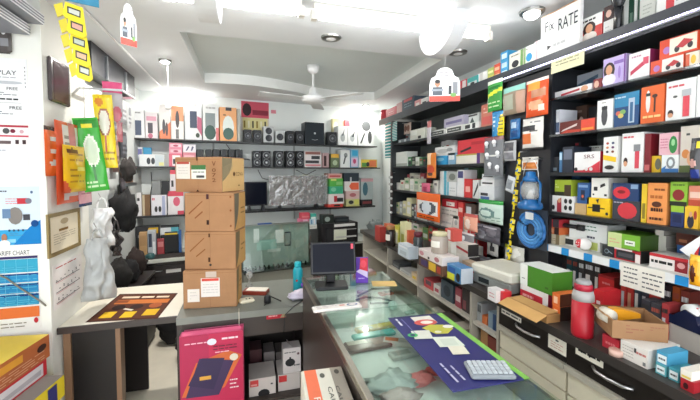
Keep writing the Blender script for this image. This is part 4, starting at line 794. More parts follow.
# ================================================================== BACK WALL
def zb(px, py, dy): return FB.hit(px, py, dy)[1]
BD = -.20                                            # front line of the products on the back shelves
B1, B2, B3 = zb(250,142,BD), zb(250,167,BD), zb(250,211,BD)
bs = thing('back_shelving', FB.pt(0,0,0), FB.a, 'thin black shelves carrying speakers and boxes on the back wall', 'shelving')
def bpart(name, x0, x1, y0, y1, z0, z1, col, m='wood', p=None):
    b = MB(); b.box(x0, x1, y0, y1, z0, z1, col); return b.build(name, m, p or bs)
ul, ur = FB.col(122,B1,BD), FB.col(376,B1,BD)
bpart('shelf', ul, ur, -.235, -.0005, B1-.014, B1, '#2a2d30'); bpart('shelf', ul, FB.col(379,B2,BD), -.235, -.0005, B2-.014, B2, '#2a2d30'); bpart('shelf', ul, FB.col(374,B3,BD), -.235, -.0005, B3-.02, B3, '#1e2022')
for px in (214,294,330): bpart('bracket_rail', FB.col(px,1.5,0)-.01, FB.col(px,1.5,0)+.01, -.012, -.0005, B3-.15, B1+.16, '#b4b8b8', 'plastic')
W1 = "on the back wall's top shelf"
def spk(c='#2b3038'): return c
put(FB, B1, W1, [
    (131.5,145,109.5,'#e6e8ea',[('r',.28,.1,.75,.62,'#4a5670'),('l',.3,.85,.7,.93,1,'#888')],'white box with a navy phone'),
    (145.5,158,112.5,'#e6dfe2',[('r',.2,.2,.6,.6,'#4a4550'),('r',.1,.68,.9,.85,'#dca0b4'),('e',.4,.1,.2,.1,'#c06a84')],'white and pink box with a dark phone'),
    (159.5,171,104,'#e9e6e4',[('p',[(0,0),(1,0),(1,.5),(0,.2)],'#e8825a'),('e',.4,.35,.14,.22,'#4a4a52'),('e',.65,.28,.12,.2,'#5a4a4a')],'white and orange box with grey tools'),
    (171.5,184,106,'#ece8e4',[('r',0,.55,1,1,'#ee9a70'),('e',.5,.6,.16,.26,'#4a4446'),('r',.35,.02,.6,.3,'#777')],'orange-topped white box with a grey gadget'),
    (185,202,100,'#e9ebee',[('r',.3,.3,.72,.72,'#3f4a62'),('p',[(.72,.3),(1,.1),(1,.55),(.75,.6)],'#c86a86'),('e',.75,.12,.12,.06,'#3a4a3a'),('l',.15,.84,.8,.92,1,'#bbb')],'white box with a navy speaker and pink splash'),
    (203,219,103.5,'#e9eceb',[('r',.16,.35,.78,.74,'#8a9698'),('e',.46,.22,.36,.2,'#3a5a52'),('r',.82,0,1,.35,'#d87a7a'),('l',.2,.84,.8,.92,1,'#bbb')],'white box with a green-grey speaker'),
    (220,237,107.5,'#f0b07a',[('e',.5,.42,.34,.34,'#e6eeea'),('e',.5,.22,.32,.18,'#4a6a62'),('r',.35,.9,.7,1,'#3a3a3e'),('l',.2,.74,.8,.8,1,'#7a5a44')],'orange box with a pale domed gadget'),
    (237.5,240.5,109,'#b4b4ac',[],'slim grey box'),
    (338,347.5,126,'#e9edec',[('e',.5,.4,.24,.22,'#aab2b2'),('p',[(.4,.5),(.7,.85),(.55,.5)],'#3a4246')],'white microphone box beside the small black speaker'),
    (348,357.5,126.5,'#e9edec',[('e',.45,.4,.24,.2,'#b4bcbc'),('p',[(.35,.45),(.75,.8),(.6,.45)],'#3a4246')],'white microphone box beside the headphone box'),
    (358.5,373.5,120.5,'#eaeeed',[('e',.5,.78,.3,.2,'#5a5e60'),('e',.75,.35,.14,.25,'#4a4e50'),('p',[(.1,.1),(.35,.5),(.45,.5),(.2,.1)],'#4a4e50')],'larger white box with a black headphone'),
], dy=BD, depth=.14)
tagp = paper_on(FB,(241.5,269,102,131),'#d8cfc0',[('r',0,.45,1,1,'#c85a6a'),('r',.4,.55,.98,.72,'#8a3a48'),('e',.2,.72,.16,.22,'#3a3236'),('r',.05,.03,.95,.44,'#dcd49a'),*[('r',.08+.15*k,.1,.14+.15*k,.34,['#8a7a3a','#e8e4c8','#5a5a4a'][k%3]) for k in range(6)]],'collage poster with red top and yellow rows on the back wall','poster',name='wall_poster',dy=-.002)
paper_on(FB,(271,276,110,113.5),'#d88a98',[],'tiny pink sticker beside the collage poster','sticker',name='sticker')
def speaker(x0, x1, yt, base, lab, n=1, cone='#8a9096', body='#23272c', d=.1, g=None, dy=BD):
    u0, u1 = FB.col(x0,base,dy), FB.col(x1,base,dy); H = FB.hit((x0+x1)/2,yt,dy)[1]-base; W = u1-u0-.004
    t = thing('speaker', FB.pt((u0+u1)/2,dy,base+.0005), FB.a, lab, 'speaker', g)
    b = MB(); b.bbox(-W/2,W/2,0,d,0,H,body,.004); b.build('cabinet','plastic',t)
    for k in range(n):
        zc = H*(.5 if n == 1 else (.28+.44*k)); r = min(W*.4, H/n*.42); b = MB()
        ring = [(r,-.001),(r*.92,-.005),(r*.78,-.002),(r*.3,.004-.001)]
        v = []; f = []; m_ = 14
        for rr_, y_ in ring:
            for i in range(m_): a = 2*math.pi*i/m_; v.append((rr_*math.cos(a), y_-.0045, zc+rr_*math.sin(a)))
        for q in range(len(ring)-1):
            for i in range(m_): j=(i+1)%m_; f.append((q*m_+i,q*m_+j,(q+1)*m_+j,(q+1)*m_+i))
        f.append(tuple(range((len(ring)-1)*m_,len(ring)*m_))); cs=[cone]*m_+['#3a3e44']*(2*m_)+[cone]
        b.add(v,f,lambda k: cs[k]); b.build('driver','plastic',t)
    return t
GS='small speakers on the back wall'
speaker(244,252,129.5,B1,'small black speaker below the yellow rows of the collage poster',g=GS); speaker(253.5,262,130,B1,'small black speaker next to the patterned white speaker',g=GS)
speaker(263.5,274,126.5,B1,'small patterned white speaker on the back wall top shelf',2,'#3a3a40','#c8ccce',g=GS); speaker(275.5,284.5,131,B1,'small white speaker with one large black driver',1,'#24262a','#cdd1d1',g=GS)
speaker(287,294.5,131,B1,'small black speaker near the white one-driver speaker',g=GS); speaker(296,304,131,B1,'small black speaker against the big subwoofer',g=GS)
t = speaker(305,324.5,122.5,B1,'big black square subwoofer with a round white emblem',0,body='#1e2830',d=.16)
W_=FB.col(324.5,B1,BD)-FB.col(305,B1,BD); H_=zb(315,122.5,BD)-B1
b=MB(); b.ball((0,-.001,H_*.5),W_*.05,.003,W_*.05,'#dfe4e6',10,6); b.build('emblem','gloss',t)
b=MB(); b.tube([(-W_*.15,-.001,H_*.22),(0,-.002,H_*.19),(W_*.15,-.001,H_*.22)],.003,'#b8c0c4',5); b.build('badge_line','gloss',t)
speaker(328,337,132,B1,'small black speaker between the subwoofer and a microphone box',g=GS)
# cream and red soft toys behind the microphone boxes
item(FB,332.5,343,119,B1,.05,'#d8cfa0',[('e',.3,.7,.25,.2,'#efe8cc')],'cream yellow packet behind the microphone boxes','packet',dy=-.05,name='back_packet')
item(FB,345,350,120,B1,.05,'#c86a72',[('e',.5,.8,.4,.15,'#a84a58')],'red-pink packet behind the microphone boxes','packet',dy=-.05,name='back_packet')
W2 = "on the back wall's middle shelf"
r2 = put(FB, B2, W2, [
    (128.5,135,148,'#c8b878',[('r',0,.6,1,1,'#3a7ab0'),('r',.1,.1,.9,.4,'#e0d8a0')],'blue and yellow box'),
    (139.5,164.5,154.5,'#e2e6e8',[('e',.36,.45,.08,.28,'#3a4048'),('e',.54,.45,.08,.28,'#3a4048'),('r',.78,.05,.98,.35,'#dfe0a0'),('r',.62,0,.98,.95,'#c8d4da'),('r',.78,.05,.98,.35,'#e2e29a')],'white box with a twin-lens print',dict(d=.07)),
    (136,143,147,'#dfe2ea',[('r',.2,.6,.9,.9,'#7a7ab0')],'white box with a violet mark behind the twin-lens box',dict(dy=-.11,d=.09)),
    (143.5,152,147.5,'#3a9ac8',[('r',0,0,1,.4,'#dfe6ea')],'blue-topped box behind the twin-lens box',dict(dy=-.11,d=.09)),
    (169,182.5,154,'#d86a80',[('r',.25,.05,.85,.9,'#e9e2e4'),('r',.3,.2,.5,.6,'#3a3a44')],'pink and white box with a dark print'),
    (169,182.5,148.5,'#e08aa0',[('r',.1,.25,.9,.8,'#ecc0cc'),('e',.5,.5,.2,.2,'#b84a68')],'middle pink box of the stack by the scribble box',dict(on=4)),
    (169,182.5,143,'#e08aa0',[('r',.1,.25,.9,.8,'#ecc8d2'),('e',.5,.5,.2,.2,'#b84a68')],'top pink box of the stack by the scribble box',dict(on=5)),
    (183,196,152.5,'#d88a98',[('r',.1,.2,.9,.8,'#e6b4bc')],'pale red box under the scribble box'),
    (183,196,144.5,'#e4e2ea',[('p',[(.2,.2),(.4,.8),(.5,.7),(.3,.2)],'#5a5a7a'),('p',[(.6,.2),(.7,.8),(.85,.7),(.7,.2)],'#5a5a7a')],'white box with dark scribbles',dict(on=7)),
    (304.5,321.5,151,'#d8d4d4',[('r',.05,.78,.95,.95,'#8a5a54'),('r',.4,.5,.9,.7,'#2e3036'),('r',.05,.25,.85,.42,'#3a3a3e'),('r',.05,.08,.95,.18,'#d88a90')],'white box with black bars and red lines'),
    (322.5,329,153,'#b89a9a',[('r',.2,.1,.6,.8,'#3a2428')],'maroon and grey box with a black shaver'),
    (331,339,154,'#6a7a5c',[('r',0,.72,1,1,'#e8b84a'),('e',.5,.35,.3,.2,'#b8c8a8')],'olive box with a yellow top'),
    (340.5,350,150,'#e8eceb',[('e',.55,.7,.2,.14,'#8a9090'),('p',[(.25,.2),(.45,.65),(.6,.65),(.4,.2)],'#4a5054')],'white box with a grey microphone'),
    (350.5,358.5,149.5,'#8cc0dc',[('r',.1,.05,.9,.55,'#dcc8dc'),('r',.2,.65,.9,.95,'#3aa8d4'),('e',.5,.35,.2,.14,'#c84a78')],'pale blue and pink box',dict(side='#3a7ab8')),
    (361,377,159.5,'#e0c84a',[('r',.5,.1,.95,.9,'#e07a4a'),('r',.05,.1,.35,.6,'#5a9a4a'),('e',.42,.4,.1,.3,'#2a2a2c'),('r',0,0,1,.06,'#333')],'colourful yellow and orange box'),
    (358.9,361,156,'#dfe2e4',[],'slim white box'),
], dy=BD, depth=.14)
GD='two-driver black speakers on the back wall'
for (a,b_),w_ in zip(((253,261.5),(262,271),(275,284),(286,295),(296.5,304)),('fifth','fourth','third','second','first')): speaker(a,b_,151,B2,'two-driver black speaker, '+w_+' in line from the bar-print box',2,'#c2c8cc','#1b1f24',g=GD)
GE='black speakers rising behind the top brown carton'
for (a,b_),w_ in zip(((196.5,204),(206,212.5),(213,220),(220.5,227.5),(228.5,235),(235.5,243)),('first','second','third','fourth','fifth','sixth')): speaker(a,b_,149.5,B2,'black speaker behind the topmost carton, '+w_+' in line from the scribble box',1,'#4a5055','#20262a',g=GE)
W3 = "on back wall's low shelf"
r3 = put(FB, B3, W3, [
    (122,142,193,'#e6e4e6',[('e',.3,.6,.13,.18,'#a82440'),('e',.48,.58,.1,.12,'#b83450'),('r',.1,.85,.35,.93,'#555'),('r',.78,.65,.9,.78,'#222'),('l',.3,.12,.9,.3,2,'#777')],'white box with a red camera print',dict(side='#8a6a4a')),
    (142.5,150.5,195,'#7a5c3e',[('r',0,0,.3,1,'#c8b89a')],'brown box edge beside the red camera box'),
    (151.5,167,195,'#e4e4ea',[('l',.05,.7,.5,.9,1,'#d86a7a'),('e',.3,.3,.1,.15,'#333'),('e',.55,.3,.1,.15,'#333'),('r',.7,0,.9,.95,'#a8b0d0')],'white and lilac box with two dark lenses'),
    (168,184,191,'#e6e2e4',[('r',0,.78,1,1,'#d2485c'),('e',.55,.55,.22,.2,'#d8607a'),('r',.6,0,1,.15,'#d2485c')],'white and red box with a pink gadget'),
    (152,161,180.5,'#7d8182',[('r',.08,.08,.92,.92,'#85898a')],'grey speaker box on the lilac box',dict(on=2)),
    (161.5,169.5,181,'#23272a',[('r',.1,.1,.9,.9,'#1a1d20')],'black speaker box on the lilac box',dict(on=2)),
    (170.2,176,170,'#dfd8dc',[('r',0,.8,1,1,'#d2485c'),('r',.2,.2,.6,.5,'#333')],'pink-topped white box on the pink gadget box',dict(on=3)),
    (328,343,204,'#d84a40',[('r',.4,.2,.8,.75,'#2c2426'),('l',.05,.7,.4,.9,1,'#f0a8a0')],'red box with a black drill, lowest of its stack'),
    (328.5,344,194,'#e2dcda',[('r',.35,.2,.55,.8,'#b8303a'),('r',.55,.2,.95,.6,'#2a2a2e')],'white box with red and black print, second of its stack',dict(on=7)),
    (329.5,343,186.5,'#3fae86',[('e',.3,.6,.2,.3,'#7fd0ae')],'teal-green box, third of its stack',dict(on=8)),
    (329.5,343,178.5,'#58b04a',[('r',.5,.2,.95,.6,'#8ac87a'),('r',.1,.7,.5,.95,'#d8e078')],'bright green box, fourth of its stack',dict(on=9)),
    (328,342,173.5,'#d8a8a0',[('r',.1,.3,.9,.6,'#c04a4a')],'flat pink and red box, topmost of its stack',dict(on=10)),
    (346.5,359.5,205.5,'#d6cf7a',[('l',.1,.3,.7,.7,1,'#6a6a3a')],'pale yellow box low beside the drill box'),
    (346.5,359.5,199,'#c8c890',[('e',.35,.5,.2,.3,'#2e3032'),('r',.6,.1,.95,.9,'#d8d86a')],'yellow box with a black gadget on the pale yellow box',dict(on=12)),
    (346,359.5,191,'#d8b8b4',[('e',.5,.5,.25,.25,'#b86a70')],'pale pink box on the yellow gadget box',dict(on=13)),
    (344.5,359.5,181.5,'#e4e0dc',[('p',[(.3,.5),(.45,.12),(.95,.12),(.95,.88),(.45,.88)],'#ee6a44')],'white box with an orange arrow',dict(on=14)),
    (344,359,173,'#2a3440',[('r',.4,.0,.5,.5,'#b8bcc0')],'dark slate box on the orange arrow box',dict(on=15)),
    (361.5,372.5,199.5,'#2a2628',[('r',.1,.3,.9,.7,'#7a3034')],'black and maroon box'),
    (361,373,178.5,'#a8b4b4',[('e',.35,.5,.22,.32,'#3f6a78'),('r',0,.85,1,1,'#c89aa0')],'clear blister pack with a blue-grey gadget',dict(on=17,d=.05)),
], dy=BD, depth=.14)
def tv(x0, x1, yt, yb, lab, wrapped=False):
    u0, u1 = FB.col(x0,B3,BD), FB.col(x1,B3,BD); z0 = zb((x0+x1)/2,yb,BD); z1 = zb((x0+x1)/2,yt,BD); W=u1-u0; H=z1-B3
    t = thing('monitor', FB.pt((u0+u1)/2,BD+.03,B3+.0005), FB.a, lab, 'monitor')
    b=MB(); b.bbox(-W/2,W/2,0,.04,z0-B3,H,'#1a1c20',.004); b.build('bezel','plastic',t)
    b=MB(); b.box(-W/2+.012,W/2-.012,-.0015,-.0002,z0-B3+.016,H-.012,'#101420'); b.build('screen','screen',t)
    for s in (-1,1): b=MB(); b.prism([(s*W*.32-.02,0),(s*W*.32+.02,0),(s*W*.32+.008,z0-B3+.01),(s*W*.32-.008,z0-B3+.01)],-.03,.06,'#2a2c30'); b.build('foot','plastic',t)
    if wrapped:
        nx,ny=26,14; v=[];f=[]
        for j in range(ny+1):
            for i in range(nx+1):
                x=(i/nx-.5)*(W+.02); z=z0-B3-.004+(H-z0+B3+.012)*j/ny; v.append((x,-.012-.012*abs(noise.noise(Vector((x*14,z*14,.3))))-.012*abs(noise.noise(Vector((x*5+z*6,z*4,2)))),z))
        for j in range(ny):
            for i in range(nx): a=j*(nx+1)+i; f.append((a,a+1,a+nx+2,a+nx+1))
        b=MB(); b.add(v,f,'#fff'); b.build('plastic_wrap','wrap',t)
    return t
tv(245.5,268,182,206,'small black monitor beside the brown carton stack'); tv(270,327,176,205,'wide monitor covered in crinkled clear plastic wrap',True)
# goods on the ledge under the low shelf, the display cabinet and the computer cabinet
DZ = .72
dk = thing('back_desk', FB.pt(0,0,0), FB.a, 'dark desk with a pale top along the back wall', 'desk')
DF = -.55; zt = .715
uL, uR = FB.col(118,zt,DF), 2.55
bpart('desk_top', -.27, uR, DF, -.01, zt-.03, zt, '#c9cbc2', p=dk); bpart('front_panel', -.27, uR, DF+.06, DF+.08, 0, zt-.031, '#2a2422', p=dk)
for i,(a,c) in enumerate(((152,183),)):
    for j,(za,zc) in enumerate(((258,261.5),(269,272.5))):
        u0=FB.col(148,.6,DF+.06); u1=FB.col(188,.6,DF+.06); z0=zb(167,za+6,DF+.06); z1=zb(167,za-4.5,DF+.06)
        dr=bpart('drawer',u0,u1,DF+.045,DF+.0595,z0,z1,'#332a27',p=dk)
        v0=FB.col(166,.6,DF+.04); v1=FB.col(181,.6,DF+.04); b=MB(); b.box(v0,v1,DF+.043,DF+.0445,zb(173,zc,DF+.04),zb(173,za,DF+.04),'#d8d8d4'); o=b.build('label_holder','paper',dr)
        b=MB(); b.tube([(u0+.04,DF+.044,(z0+z1)/2),(u0+.05,DF+.03,(z0+z1)/2),(u0+.12,DF+.03,(z0+z1)/2),(u0+.13,DF+.044,(z0+z1)/2)],.005,'#aaa',5); b.build('handle','metal',dr)
WD = 'on the pale desk behind the carton stack'
put(FB, zt, WD, [
    (136,160,226.5,'#24272c',[('l',.1,.6,.5,.75,1,'#8a8e94'),('p',[(.45,.75),(.55,.95),(.95,.95),(.95,.75)],'#d8b02a')],'black box with a yellow corner',dict(dy=-.3)),
    (161,180,226,'#26282c',[('r',.0,.7,.55,.95,'#dfe4e6'),('r',.55,.7,.95,.95,'#5ab0c0')],'black box with a white and cyan top',dict(dy=-.3)),
    (139.5,147.5,233,'#b89468',[('r',.1,.5,.9,.9,'#a8845a')],'small tan carton',dict(dy=-.42)),
    (148,156.5,231,'#aeb4ba',[('r',.1,.4,.5,.9,'#2a3448'),('r',.6,.1,.9,.6,'#dfe2e4')],'silver and navy box',dict(dy=-.42)),
    (165,178,233,'#1a1c1f',[('r',.06,.05,.94,.95,'#101214'),('r',.0,.93,1,1,'#d8b838')],'black speaker box with a yellow rim',dict(dy=-.44)),
    (179,182,231,'#2a5a98',[],'slim blue can-shaped carton',dict(dy=-.44)),
    (157.5,164.5,240,'#a03a40',[('r',.1,.6,.9,.9,'#c87a7a')],'low red packet',dict(dy=-.44)),
], depth=.1)
# crumpled white bag and teal packet on the desk
def blob(name, loc, r, col, lab, cat, m='fabric', seed=0, amp=.35, n=18, mm=12, group=None, fr=2.2):
    b=MB(); v=[];f=[]
    for j in range(mm+1):
        th=math.pi*j/mm
        for i in range(n):
            a=2*math.pi*i/n; d=Vector((math.sin(th)*math.cos(a),math.sin(th)*math.sin(a),-math.cos(th)))
            k=1+amp*noise.noise(d*fr+Vector((seed*3.1,seed,0)))+amp*.4*noise.noise(d*fr*3+Vector((seed,0,seed)))
            p=Vector((d.x*r[0]*k,d.y*r[1]*k,d.z*r[2]*k+r[2])); p.z=max(0,p.z); v.append(p)
    for j in range(mm):
        for i in range(n): q=(i+1)%n; f.append((j*n+i,j*n+q,(j+1)*n+q,(j+1)*n+i))
    b.add(v,f,col,True); return tag(b.build(name,m,None,loc),lab,cat,group)
blob('plastic_bag',FB.pt(FB.col(126,zt,-.42),-.42,zt+.002),(.09,.07,.05),'#c8ccc8','crumpled white plastic bag on the pale back desk','plastic bag','poly',1)
blob('cloth_bundle',FB.pt(FB.col(150,zt,-.48),-.485,zt+.003),(.05,.035,.03),'#2f5a5c','small dark teal bundle on the pale back desk','bundle','poly',2)
# glass display cabinet
GX0,GX1 = FB.col(243,.9,-.72),FB.col(313,.9,-.72); gz0 = zb(280,269,-.72); gz1 = zb(280,222,-.40)
gc = thing('display_cabinet', FB.pt(0,0,0), FB.a, 'glass display cabinet standing before the back wall', 'display cabinet')
bpart('base', GX0, GX1, -.72, -.56, .0, gz0-.012, '#8a8c84', p=gc); bpart('shelf_edge', GX0, GX1, -.74, -.56, gz0-.011, gz0, '#2c302e', p=gc)
b=MB(); b.add([(GX0,-.73,gz0+.001),(GX1,-.73,gz0+.001),(GX1,-.60,gz1),(GX0,-.60,gz1),(GX0,-.725,gz0+.001),(GX1,-.725,gz0+.001),(GX1,-.595,gz1),(GX0,-.595,gz1)],[(0,1,2,3),(7,6,5,4),(0,3,7,4),(1,5,6,2),(2,6,7,3),(0,4,5,1)],'#fff'); b.build('front_glass','glass',gc)
bpart('back_panel', GX0, GX1, -.575, -.561, gz0+.001, gz1, '#9fb0a8', p=gc); bpart('top_rail', GX0, GX1, -.605, -.561, gz1+.001, gz1+.012, '#b4bab4', 'metal', p=gc)
for s,x in ((0,GX0),(1,GX1-.008)): bpart('side_frame', x, x+.008, -.60, -.576, gz0+.001, gz1, '#7c8880', 'metal', p=gc)
for k,(x0,x1,y0,y1,c,lab) in enumerate(((254,259.5,229,243,'#eef0f0','narrow white card standing for a glass reflection in the display cabinet'),(276,284,230,243,'#f2f4f4','wide white card standing for a glass reflection in the display cabinet'),(285,291,232,246,'#22262a','black phone leaning in the display cabinet'),(257,277,240,250,'#9cc4bc','teal tinted packet in the display cabinet'),(292,300,240,248,'#a8b4a8','pale packet in the display cabinet'),(268,281,249,252,'#c8d0cc','flat pale card in the display cabinet'))):  # the two white cards stand for bright reflections in the cabinet glass
    u,W,z0,H=quadspan(FB,x0,x1,y0,y1,-.60)
    b=MB(); b.box(-W/2,W/2,0,.005,0,H,c); 
    if k==2: b.box(-W*.4,W*.4,-.0008,-.0001,H*.08,H*.92,'#8a9490')
    tag(b.build('display_card' if k!=2 else 'phone','card',None,FB.pt(u,-.585,z0),FB.a),lab,'card' if k!=2 else 'phone')
rr=random.Random(4)
for k in range(14):
    x=246+k*4.6; u=FB.col(x,gz0,-.66); r_=rr.uniform(.012,.02)
    b=MB(); b.lathe([(r_*.8,0),(r_,.01),(r_*.9,.03),(r_*.4,.045)],rr.choice(['#2c3a34','#4a5a54','#222826','#7a8a82']),8); tag(b.build('small_gadget','gloss',None,FB.pt(u,-.655,gz0+.001),FB.a),'small dark gadget lined up at the foot of the display cabinet','gadget','gadgets in the display cabinet')
# coloured packs, cables and blue box on top
put(FB, gz1+.0125, 'on the display cabinet rail', [(258,272,224.5,'#1f4f9e',[('r',.1,.3,.9,.7,'#3a6ab8')],'flat royal blue box',dict())], dy=-.6, depth=.035)
# computer cabinet with white labels
u0,u1=FB.col(322,.8,-.6),FB.col(358,.8,-.6); hz=zb(340,223,-.6)
t=thing('computer_cabinet',FB.pt((u0+u1)/2,-.6,zt+.0005),FB.a,'black computer cabinet with white label strips on the back desk','computer'); W=u1-u0; H=hz-zt
b=MB(); b.bbox(-W/2,W/2,0,.4,0,H,'#1d1c1f',.006); b.build('case','plastic',t)
for (a,c,e,f_,cl) in ((.18,.46,.82,.95,'#e0e0dc'),(.3,.5,.66,.69,'#bbb'),(.17,.22,.2,.7,'#d8dcc8'),(.22,.5,.28,.36,'#c8c8c4')):
    b=MB(); b.box((a-.35)*W,(c-.05)*W,-.0015,-.0002,H*e,H*f_,cl); b.build('label_strip','paper',t)
b=MB(); b.box(-.4*W,-.2*W,-.003,-.0002,H*.1,H*.8,'#2f2f33'); b.build('drive_bay','gloss',t)
put(FB, zt+H+.001, 'on the black computer cabinet', [(323,334,215,'#1f2622',[('e',.4,.5,.25,.3,'#8a9a94')],'dark coil box',dict()),(335,349,217,'#20262a',[('r',.1,.3,.9,.6,'#3a4448')],'flat black cable box',dict())], dy=-.58, depth=.12)
u0,u1=FB.col(294,.8,-.52),FB.col(321,.8,-.52)
put(FB, gz1-.03, 'on the ledge beside the computer cabinet', [
    (302,317,225,'#e4e4de',[('l',.1,.3,.9,.6,1,'#b8b8b0')],'long white carton',dict(z=zb(310,229,-.5))),
    (299,309,219,'#d87a98',[('r',.4,.1,.9,.9,'#e8c0d0')],'pink pack of pens',dict(on=0)),(309.5,316.5,219,'#b8d4e0',[('r',.2,.1,.4,.9,'#5a8ab0'),('r',.6,.1,.8,.9,'#e8e8e8')],'pale blue pack of pens',dict(on=0)),
    (301,310,213,'#c84a5a',[('r',.1,.2,.9,.5,'#d87a80')],'red pack on the pink pens',dict(on=1)),(310.5,316.5,214,'#3aa898',[('r',.1,0,.9,.4,'#dfe8e6')],'teal pack on the pale blue pens',dict(on=2))], dy=-.5, depth=.08)
b=MB(); za=zb(310,229,-.5); b.box(FB.col(296,za,-.5),FB.col(317,za,-.5),-.52,-.42,zt+.0005,za-.0005,'#4a4c4a'); tag(b.build('storage_box','plastic',None,FB.pt(0,0,0),FB.a),'dark grey storage box under the packs of pens','box')
# ================================================================== DESKS IN FRONT
DH = .75
d1 = thing('plank_desk', (0,0,0), 0, 'white-topped desk against the poster pillar', 'desk')
part('top', d1, -.998, -.402, 2.30, 2.98, DH-.012, DH, '#e6e1d2')
part('edge_band', d1, -.998, -.402, 2.285, 2.2995, DH-.035, DH, '#3a322e')
part('top_core', d1, -.998, -.402, 2.30, 2.98, DH-.035, DH-.0125, '#3a322e')
part('side_panel', d1, -.99, -.955, 2.33, 2.40, 0, DH-.036, '#8a6a50'); part('side_panel', d1, -.735, -.71, 2.33, 2.40, 0, DH-.036, '#8a6a50')
part('front_panel', d1, -.954, -.736, 2.345, 2.365, 0, DH-.036, '#1d1a1a'); part('back_panel', d1, -.99, -.71, 2.90, 2.92, 0, DH-.036, '#2a2524')
d2 = thing('office_desk', (0,0,0), 0, 'dark desk with a worn grey top under the carton stack', 'desk')
part('top', d2, -.40, .37, 2.25, 2.85, DH-.04, DH, '#7d8078', 'wood')
part('apron', d2, -.375, .36, 2.262, 2.28, DH-.16, DH-.041, '#3a312d')
part('side_panel', d2, -.40, -.376, 2.26, 2.84, 0, DH-.041, '#332a27'); part('side_panel', d2, .35, .37, 2.281, 2.84, 0, DH-.041, '#332a27')
part('back_panel', d2, -.375, .349, 2.80, 2.82, 0, DH-.041, '#241f1d'); part('lower_shelf', d2, -.375, .349, 2.285, 2.79, .14, .16, '#3a312d')
# red sticker on the apron
Fd = Frame(0,2.262,0)
paper_on(Fd,(266.5,286,313,318.5),'#b8343e',[('l',.1,.3,.55,.7,1,'#e0a0a0'),('p',[(.7,.1),(1,.1),(1,.9),(.85,.9)],'#9a8a6a')],'red sticker on the edge of the grey desk','sticker',name='sticker',dy=-.002)
# poster lying on the plank desk
cs=[hitZ(85,322.5,DH+.0006),hitZ(157.5,318.5,DH+.0006),hitZ(178,293,DH+.0006),hitZ(120,294,DH+.0006)]
o0=cs[0].copy(); b=MB(); q=[p-o0 for p in cs]
def bil(u,v,h): return tuple(q[0]*(1-u)*(1-v)+q[1]*u*(1-v)+q[2]*u*v+q[3]*(1-u)*v+Vector((0,0,h)))
b.face([bil(0,0,0),bil(1,0,0),bil(1,1,0),bil(0,1,0)],'#4a2a20')
pd=[('r',.03,.04,.97,.96,'#5c3426'),('r',.1,.58,.95,.74,'#c8743a'),('l',.12,.78,.9,.9,1,'#e6d2b8'),('r',.1,.62,.3,.72,'#8a4a2a'),('r',.12,.1,.3,.3,'#e0b428'),('r',.42,.08,.6,.28,'#e2b82a'),('r',.72,.12,.92,.34,'#dcb02a'),('e',.25,.44,.1,.09,'#2e1c18'),('e',.52,.45,.1,.09,'#3a2420'),('e',.8,.48,.1,.1,'#a85a34'),('p',[(.35,.36),(.5,.3),(.52,.34),(.37,.4)],'#e6dccc')]
for i,d in enumerate(pd):
    for pts,c in decal_polys(d): b.face([bil(u,v,.0003*(i+1)) for u,v in pts],c)
tag(b.build('desk_poster','paper',None,o0),'brown and orange printed poster lying on the white desk','poster')
# carton stack
def carton(x0,x1,yt,yb,z,Y,D,lab,extra,ang=.0,label=None,H=None,side='#d2a060'):
    F=Frame(0,Y,math.degrees(ang)); u0,u1=F.col(x0,z,0),F.col(x1,z,0); W=u1-u0; H=H or F.hit((x0+x1)/2,yt,0)[1]-z
    t=thing('cardboard_carton',F.pt((u0+u1)/2,0,z),F.a,lab,'carton','brown cartons stacked on the grey desk')
    b=MB(); b.bbox(-W/2,W/2,0,D,0,H,'#ab805c',.003); b.build('body','kraft',t)
    b=MB(); b.box(-.0008,.0008,-.0006,0,H*.02,H*.98,'#8f6848'); b.box(-W/2+.004,W/2-.004,-.0006,0,H*.93,H*.935,'#8a5a34'); b.build('seam','paper',t)
    extra(t,W,H,D); return z+H+.001
def lab_(t,W,H,u0,u1,v0,v1,c,ds=(),name='paper_label'):
    b=MB(); b.box((u0-.5)*W,(u1-.5)*W,-.0016,-.0007,H*v0,H*v1,c); decals(b,list(ds),W*(u1-u0),H*(v1-v0),x0=(u0-.5)*W,z0=H*v0,y=-.0016,step=.0003); b.build(name,'paper',t)
def side_print(t,W,H,D,ds,base='#d3a566'):
    b=MB(); b.face([(W/2+.0006,.006,.006),(W/2+.0006,D-.006,.006),(W/2+.0006,D-.006,H-.006),(W/2+.0006,.006,H-.006)],base)
    decals(b,ds,D-.012,H-.012,x0=0,step=.0004,xf=lambda p:(W/2+.0006-p[1],.006+p[0],.006+p[2])); b.build('side_print','paper',t)
arc=lambda r,c: ('p',[(0,.02)]+[(r*math.cos(math.pi*k/16)*.9,1-.97*math.cos(math.pi*k/16+math.pi/2)**2*0-(1-math.sin(math.pi*k/16))*.0-k*0) for k in ()]+[(.05,.05),(.2,.22),(.32,.45),(.38,.7),(.4,1),(0,1)],c)
mk=[('l',.25,.42,.27,.9,1,'#7a4a28'),('r',.47,.86,.5,.96,'#4a2c1a'),('r',.46,.2,.5,.32,'#4a2c1a'),('p',[(.1,.5),(.38,.85),(.39,.83),(.11,.47)],'#8a5a34'),('p',[(.22,.36),(.4,.56),(.41,.53),(.23,.33)],'#8a5a34')]
z=DH+.001; Y=2.34
def e4(t,W,H,D):
    lab_(t,W,H,.33,.68,.3,.8,'#e9e2dc',[('r',.05,.84,.95,.98,'#d8564a'),('l',.1,.2,.9,.7,4,'#cfc8c4')]); lab_(t,W,H,.08,.30,.18,.52,'#e6ddd4',[('l',.2,.2,.8,.8,3,'#d0c8c0')])
    lab_(t,W,H,.42,.62,.82,.97,'#c8b8ac',(),'clear_tape'); side_print(t,W,H,D,[arc(1,'#8a7858'),('l',.5,.4,.9,.6,2,'#8a6a3a')])
